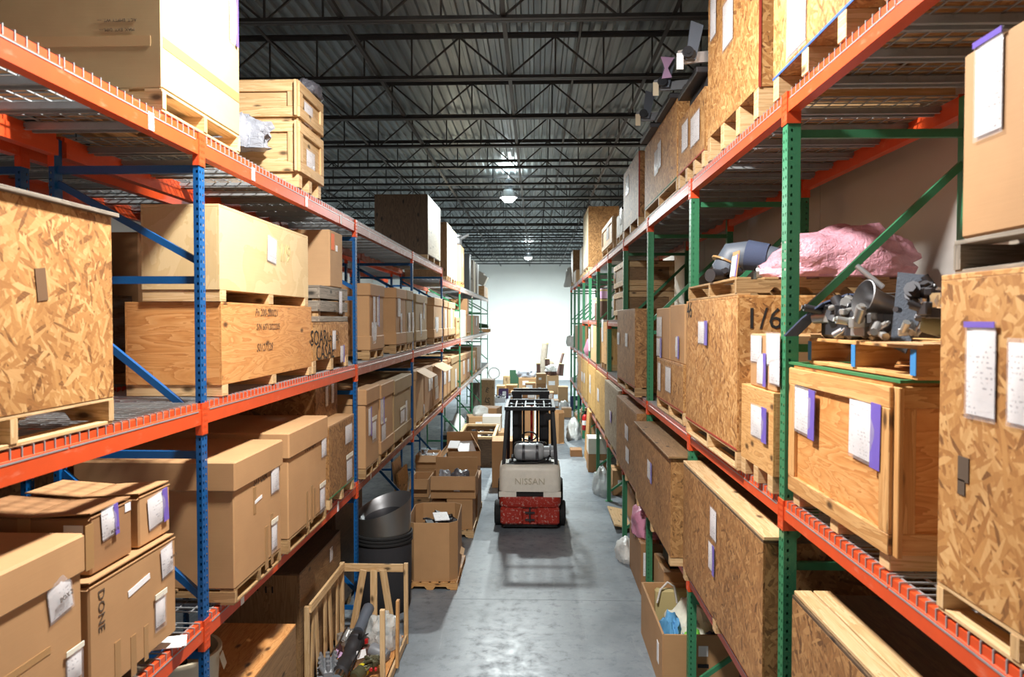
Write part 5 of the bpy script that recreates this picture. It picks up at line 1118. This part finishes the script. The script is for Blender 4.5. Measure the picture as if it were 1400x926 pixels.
for k, (dx, dy, r_, s_) in enumerate(((.05, -.1, .2, (.34, .26)), (.1, .12, .28, (.36, .2)), (-.18, -.05, -.3, (.2, .22)))):
    m = MB(); m.box((dx, dy, .24+.03*k), (s_[0], s_[1], .02), rotz(r_) @ rotx(.5)); m.build('papers', 'paper_blank' if k != 1 else 'paper', t)
t = open_box('open carton of small parts under the left rack', (-2.06, 14.0, .7), 0, .4, .6, .25, 'cardboard', flap=.16, flaps=(1, 0, 1, 0))
m = MB(); m.box((0, 0, .348), (.42, .62, .696), ch=.01); loose('brown_carton', 'plain carton under the open carton of small parts', 'box', m, 'cardboard', (-2.06, 14.0, 0))
m = MB(); m.box((0, 0, .12), (.35, .5, .12)); nut_cluster(m, (0, 0, .1), .2, 20, 81, fl=.6); loose('metal_scraps', 'white and grey scraps in the open carton of small parts', 'scraps', m, 'aluminium', (-2.06, 14.0, .72))
blob('plastic_bag', 'clear plastic bag hanging among boards under the left rack', 'bag', (-2.2, 13.05, .45), (.2, .3, .35), 'poly_bag', 47, .4, 2)
m = MB(); m.box((0, 0, .42), (.04, .9, .84), roty(-.1), ch=.004); loose('plywood_board', 'plywood board leaning on edge under the left rack', 'board', m, 'plywood', (-2.36, 13.0, 0)); m = MB(); m.box((0, 0, .5), (.03, .7, 1.0), roty(-.1), ch=.004); loose('plywood_board', 'taller pale board leaning behind the plywood board at left', 'board', m, 'pine', (-2.47, 13.1, 0))
# open plywood bin with parts
fr = Frame('L', 17.4, 19.6, -1.05, 0, .95); fr.loc = (-1.42, 18.4, 0); w, d, h = .85, 2.1, .70
t = thing('open_crate', 'large open plywood crate of parts behind the paper filled carton', 'crate', (-1.42, 18.4, 0))
for nm, c, s_ in (('front_panel', (0, -d/2, h/2), (w, .02, h)), ('back_panel', (0, d/2, h/2), (w, .02, h)), ('side_panel', (-w/2, 0, h/2), (.02, d, h)), ('side_panel', (w/2, 0, h/2), (.02, d, h)), ('floor_panel', (0, 0, .06), (w, d, .02))):
    m = MB(); m.box((0, 0, 0), s_, ch=.002); m.build(nm, 'plywood_dark' if nm == 'front_panel' else 'plywood_brown', t, c)
for c, s_ in (((0, -d/2-.01, h-.0), (w+.06, .09, .06)), ((0, d/2, h), (w+.06, .09, .06)), ((-w/2, 0, h), (.07, d, .06)), ((w/2, 0, h), (.07, d, .06)), ((0, -.35, h), (w, .08, .06))):
    m = MB(); m.box((0, 0, 0), s_, ch=.003); m.build('rim_board', 'pine', t, c)
heap('black and white parts heaped in the large open plywood crate', (-1.42, 18.4, .08), .75, 1.9, .6, ['black_metal', 'paper_blank', 'steel_dull'], 24, 9)
plainbox('white carton with an orange patch behind the open plywood crate', (-1.2, 20.2, .45), .5, .5, .42, 'cardboard_white', text=None)
m = MB(); m.box((0, 0, .22), (.7, .8, .44), ch=.01); loose('brown_carton', 'wide carton under the white carton with the orange patch', 'box', m, 'cardboard', (-1.2, 20.25, 0))
m = MB(); m.box((0, 0, .075), (.12, .003, .15)); loose('orange_sticker', 'orange sticker on the white carton behind the open crate', 'sticker', m, 'orange_label', (-1.3, 19.945, .5))
plainbox('open brown carton by the first green post on the left floor', (-1.75, 22.0, 0), .6, .7, .62, 'cardboard', .2, doc=(0, .6, .2, .2)); plainbox('crumpled carton stacked near the first green post, left floor', (-1.48, 23.1, 0), .7, .7, .75, 'cardboard_dark', -.2)
blob('plastic_bag', 'clear bag slumped on cartons by the left green posts', 'bag', (-1.65, 22.0, .622), (.5, .5, .3), 'poly_bag', 53); blob('white_sack', 'white sack under the left rack by the first green post', 'sack', (-2.2, 20.6, 0), (.5, .6, .8), 'white_bag', 57)
plainbox('black tool case under the left rack by the white sack', (-2.3, 19.8, 0), .5, .5, .4, 'black'); 
# box carried before the forklift mast
plainbox('tall carton standing on the floor ahead of the forklift', (-.42, 15.55, 0), 1.0, .7, .98, 'cardboard', .04, text=None)
t = open_box('big eight sided carton marked X right of the forklift', (.42, 21.1, 0), .0, .8, .9, .86, 'cardboard', cut=.16); text_part('X', .26, t, (-.2, -.458, .5), (math.pi/2, 0, 0), 'ink')
plainbox('large carton seen through the forklift mast', (-.28, 21.6, 0), .5, .7, .95, 'cardboard_dark')
# far end of the aisle
fr = None
t = plainbox('upright plywood crate painted with letters at the end of the left rack', (-1.86, 28.6, 0), .52, .8, 1.18, 'plywood_brown', cat='crate', name='wooden_crate'); text_part('E', .26, t, (.0, -.404, .78), (math.pi/2, .3, 0), 'ink'); text_part('IS', .3, t, (.0, -.404, .38), (math.pi/2, .2, 0), 'ink')
m = MB(); m.box((0, 0, .55), (.42, .03, 1.1), rotx(-.12), ch=.003); loose('plywood_board', 'grey panel leaning beside the painted upright crate', 'panel', m, 'wood_grey', (-2.3, 27.9, 0))
m = MB(); m.box((0, 0, .01), (.6, .7, .015), rotz(.2)); m.box((.15, .2, .02), (.4, .5, .01), rotz(-.3)); loose('paper_sheets', 'loose sheets on the floor near the painted crate', 'paper', m, 'paper_blank', (-1.75, 26.2, 0))
far = [(688, 514, 529, 697, 36, 'pine', 'pale pine crate against the end wall, left of the pile'), (679, 528, 549, 690, 33.5, 'plywood', 'plywood crate with black scrawl at the far left of the pile'), (692, 527, 548, 707, 33.8, 'osb', 'OSB crate behind the small cartons of the far pile'),
       (709, 517, 534, 733, 36.2, 'cardboard', 'wide carton at the back of the far pile'), (718, 524, 545, 732, 34.8, 'cardboard_dark', 'OSB brown carton in the middle of the far pile'), (698, 536, 545, 711, 32.2, 'cardboard', 'small carton with a purple strip in the far pile'),
       (714, 532, 545, 723, 32.6, 'cardboard_dark', 'small square carton beside the purple strip carton'), (722.5, 537, 544, 732, 31.8, 'cardboard_pale', 'flat pale carton in front of the far pile'),
       (748, 514, 541, 764, 34.5, 'cardboard_pale', 'tall pale carton under the pile of dark rolls'), (746.5, 537, 549, 757, 31.5, 'cardboard', 'square carton on the floor right of the far stack'), (754, 548, 560, 764, 29, 'cardboard_dark', 'small brown carton on the aisle floor before the tall pale carton')]
for k, (xa, ya_, yb_, xb, yy, mt, lab) in enumerate(far):
    a, b = onY(xa, yb_, yy), onY(xb, ya_, yy); w = b.x-a.x; h = b.z; d = .7 if k != 7 else .5
    if mt in ('pine', 'plywood', 'osb'):
        fr = Frame('L', 0, w, 0, 0, d); fr.rz = 0; fr.w = w; fr.loc = ((a.x+b.x)/2, yy+d/2, 0); wood_crate(lab, fr, h, mt, skid=.08, frame='pine' if mt == 'pine' else None)
    else: plainbox(lab, ((a.x+b.x)/2, yy+d/2, 0), w, d, h, mt, doc=(-.2, .6, .3, .2), group='cartons in the far pile')
zst = 0
for k, (h, lab) in enumerate(((.42, 'bottom carton of the tall stack in the far pile'), (.4, 'middle carton of the tall stack in the far pile'), (.42, 'top carton of the tall stack in the far pile'))):
    plainbox(lab, (.24, 30.9, zst), .42-.01*k, .5, h, 'cardboard' if k != 1 else 'cardboard_dark', .03*k, doc=(-.3, .5, .12, .1)); zst += h+.003
t = open_box('purple plastic crate in the far pile', (-1.42, 32.6, 0), 0, .42, .4, .42, 'purple_plastic', name='plastic_crate', cat='crate'); m = MB(); m.box((.04, -.206, .2), (.16, .004, .26)); m.build('white_label', 'paper_blank', t)
heap('grey hardware on a low pallet in front of the purple crate', (-1.6, 31.2, 0), .7, .5, .3, ['aluminium', 'steel_dark'], 12, 14)
blob('grey_sacks', 'grey sacks lying on the far pile of cartons', 'sacks', (-.42, 36.55, onY(700, 517, 36.2).z+.02), (.95, .6, .45), 'grey_bag_pale' if 'grey_bag_pale' in M else 'silver_bag', 61, .25, 2.5)
m = MB(); m.box((0, 0, .47), (.32, .06, .94), rotx(-.1)); m.box((.3, 0, .38), (.3, .05, .76), rotx(-.1)); loose('green_board', 'dark green and pale boards standing behind the far pile', 'boards', m, 'dark_green', (-1.15, 37.3, 0))
# rolls and rubber pieces heaped on the tall pale carton
zt = onY(748, 514, 34.5).z+.002
fabric = [((740, 505), (746, 470), 'wood_grey', .17, 'tall grey roll leaning against the end wall'), ((737, 512), (736, 497), 'brown_rubber', .1, 'short brown roll left of the tall grey roll'), ((749, 512), (748, 490), 'brown_rubber', .12, 'brown roll right of the tall grey roll'), ((762, 510), (770, 483), 'brown_rubber', .07, 'thin bent brown strip at the right of the far rolls'), ((766, 512), (767, 496), 'brown_rubber', .13, 'stubby dark brown roll on the tall pale carton')]
for k, (p, q, mt, r_, lab) in enumerate(fabric):
    a, b = onY(p[0], p[1], 35.0), onY(q[0], q[1], 35.4); a.z = zt if k else .6
    if k == 0: a.z = .0; a.x -= .1; a.y = 36.4; b.y = 36.7; a.x = onY(739, 520, 36).x
    if k == 1: a.z = 0; a.y = b.y = 35.6
    if k == 2: a.y = b.y = 35.0
    if k == 4: a.y = b.y = 34.62
    m = MB(); m.tube([(0, 0, 0), (b-a)*.5, b-a], r_, 14); m.tube([(b-a)*.97, (b-a)*1.001], r_*1.03, 14, mat=1)
    loose('rubber_roll', lab, 'roll', m, [mt, 'khaki'], a, group='rolls in the far pile')
blob('rubber_heap', 'heap of dark brown rubber pieces on the tall pale carton', 'rubber', ((onY(756, 514, 34.5)).x, 34.85, zt), (.34, .5, .5), 'brown_rubber', 63, .5, 2.6, 18)
blob('white_sheet', 'pale grey plastic sheet draped on the rubber heap', 'sheet', ((onY(753, 514, 34.5)).x, 34.6, zt+.2), (.5, .3, .3), 'white_bag', 65, .4, 2)
m = MB(); m.lathe([(.68, 0), (.72, .03), (.72, .09), (.68, .12)], (0, 0, .72), (1, -.35, 0), 36); loose('grey_disc', 'pale grey disc standing behind the far rolls', 'disc', m, 'cream_ply', (onY(752, 496, 36).x, 37.3, 0))
m = MB(); m.tube([(.22*math.cos(a/10*6.283), .01*a, .22*math.sin(a/10*6.283)) for a in range(31)], .014, 6); loose('wire_coil', 'coil of pale wire standing on the painted upright crate', 'coil', m, 'white_plastic', (-1.62, 28.45, 1.18+.236))

# ================================================================== floor, right side
t = open_box('open carton of cloths on the floor by the second green post', (1.55, 7.5, 0), 0, .70, 1.36, .57, 'cardboard', th=.02, name='open_carton')
m = MB(); m.box((.02, -.692, .42), (.09, .002, .1)); m.build('shipping_label', 'paper_blank', t); m = MB(); m.box((.02, -.692, .28), (.1, .004, .035)); m.build('hand_hole', 'black', t)
m = MB(); m.box((0, 0, 0), (.004, .1, .2)); m.build('white_label', 'paper_blank', t, (-.362, -.45, .3))
blob('cream_cloth', 'cream cloth filling the open carton of cloths', 'cloth', (1.60, 7.5, .06), (.54, .86, .56), 'cream_cloth', 71, .3, 2, 22)
blob('blue_cloth', 'blue cloth in the left of the open carton', 'cloth', (1.36, 7.3, .1), (.22, .5, .46), 'blue_cloth', 73, .35, 2.2, 18)
blob('green_cloth', 'bright green cloth at the near end of the open carton', 'cloth', (1.5, 7.0, .2), (.22, .2, .34), 'green_cloth', 75, .3, 2)
blob('dark_bag', 'dark grey bag at the near end of the open carton', 'bag', (1.66, 6.97, .2), (.34, .24, .32), 'felt_blue', 77, .35, 2)
m = MB(); m.tube([(-.13, 0, 0), (-.09, .02, .14), (-.01, .03, .22), (.06, .02, .18), (.09, 0, .0)], .012, 8); loose('rope_loop', 'grey braided rope loop sticking out of the open carton', 'rope', m, 'rope', (1.47, 8.02, .4))
m = MB(); m.box((0, 0, .25), (.5, .1, .5), ch=.02); loose('khaki_cushion', 'khaki cushion at the far end of the open carton', 'cushion', m, 'khaki', (1.58, 8.1, .03))
plainbox('carton with black trays on top behind the carton of cloths', (1.85, 8.72, 0), .75, .7, .62, 'cardboard', doc=(-.8, .5, .06, .3)); heap('black trays and dark parts on the carton behind the cloths', (1.8, 8.72, .622), .5, .5, .26, ['black', 'felt_blue'], 9, 17)
plainbox('brown carton with a purple sleeve past the third green post, right floor', (1.62, 9.85, 0), .55, 1.1, .66, 'cardboard_dark', doc=(-.7, .6, .1, .3))
blob('pink_bag', 'pink plastic bag on the brown carton past the third green post', 'bag', (1.5, 9.85, .662), (.42, .8, .38), 'pink_bag', 81); blob('white_bag', 'white plastic bag on the aisle floor by the third green post', 'bag', (1.33, 10.75, 0), (.28, .55, .3), 'white_bag', 83)
plainbox('carton with a blue sleeve past the fourth green post, right floor', (1.9, 12.6, 0), .5, 1.0, .6, 'cardboard_dark', doc=(-.6, .6, .12, .3)); m = MB(); m.box((0, 0, .06), (.3, 1.2, .03), roty(.2), ch=.004); loose('plywood_offcut', 'plywood offcut leaning low by the fourth green post', 'board', m, 'pine', (1.46, 12.7, .02))
plainbox('carton with a yellow mark under clear wrap on the right floor', (1.80, 14.9, 0), .5, .6, .5, 'cardboard', doc=(-.2, .5, .2, .12)); blob('plastic_bag', 'clear plastic bag over the carton with a yellow mark', 'bag', (1.34, 14.8, 0), (.34, .7, .5), 'poly_bag', 85, .3, 2)
plainbox('brown carton under the white carton on the right floor', (1.43, 17.1, 0), .42, .6, .42, 'cardboard_dark', doc=(.3, .5, .14, .14)); plainbox('white carton stacked on a brown carton, right floor', (1.43, 17.1, .423), .42, .6, .36, 'cardboard_white')
m = MB(); m.box((0, 0, .62), (.05, .9, 1.24), roty(.06), ch=.004); loose('plywood_board', 'plywood board standing on edge on the right floor', 'board', m, 'plywood', (1.32, 18.4, .002)); plainbox('low carton on the aisle floor by the standing plywood board', (1.05, 18.9, 0), .3, .4, .18, 'cardboard_dark')
t = thing('fire_extinguisher', 'red fire extinguisher hung on a green post of the right rack', 'extinguisher', (1.3, 19.14, .62))
m = MB(); m.lathe([(.06, 0), (.075, .02), (.075, .34), (.05, .4), (.02, .42)], n=18); m.build('cylinder', 'red', t); m = MB(); m.lathe([(.0765, .14), (.0765, .26)], n=18, caps=(False, False)); m.build('white_label', 'paper_blank', t)
m = MB(); m.cyl((0, 0, .42), (0, 0, .48), .025); m.box((-.02, 0, .49), (.12, .03, .03)); m.tube([(0, 0, .45), (-.08, .02, .42), (-.09, .02, .2)], .012); m.box((.08, 0, .3), (.05, .04, .05)); m.build('valve', 'black', t)
blob('white_bag', 'white plastic sack on the aisle floor far down the right rack', 'bag', (1.12, 21.6, 0), (.42, .8, .58), 'white_bag', 87); plainbox('brown carton with a purple strip under the far right rack', (1.6, 22.2, 0), .4, .6, .8, 'cardboard', doc=(-.5, .6, .1, .4))
plainbox('carton on the aisle floor in front of the far right posts', (1.12, 26.4, 0), .36, .4, .34, 'cardboard'); plainbox('tall carton at the far end of the aisle by the right rack', (1.18, 31.3, 0), .42, .5, .66, 'cardboard_pale')
t = open_box('dark blue plastic bin by the far right posts', (1.58, 28.6, 0), 0, .42, .5, .5, 'blue_plastic', name='plastic_bin', cat='bin'); m = MB(); m.box((0, -.256, .28), (.16, .004, .2)); m.build('white_label', 'paper_blank', t)
blob('white_bag', 'small white bag beside the dark blue bin', 'bag', (1.1, 28.3, 0), (.36, .4, .4), 'white_bag', 89)
heap('small boxes and scraps on the floor under the far right rack', (1.65, 25.2, 0), .6, 1.0, .4, ['cardboard', 'paper_blank'], 10, 91)
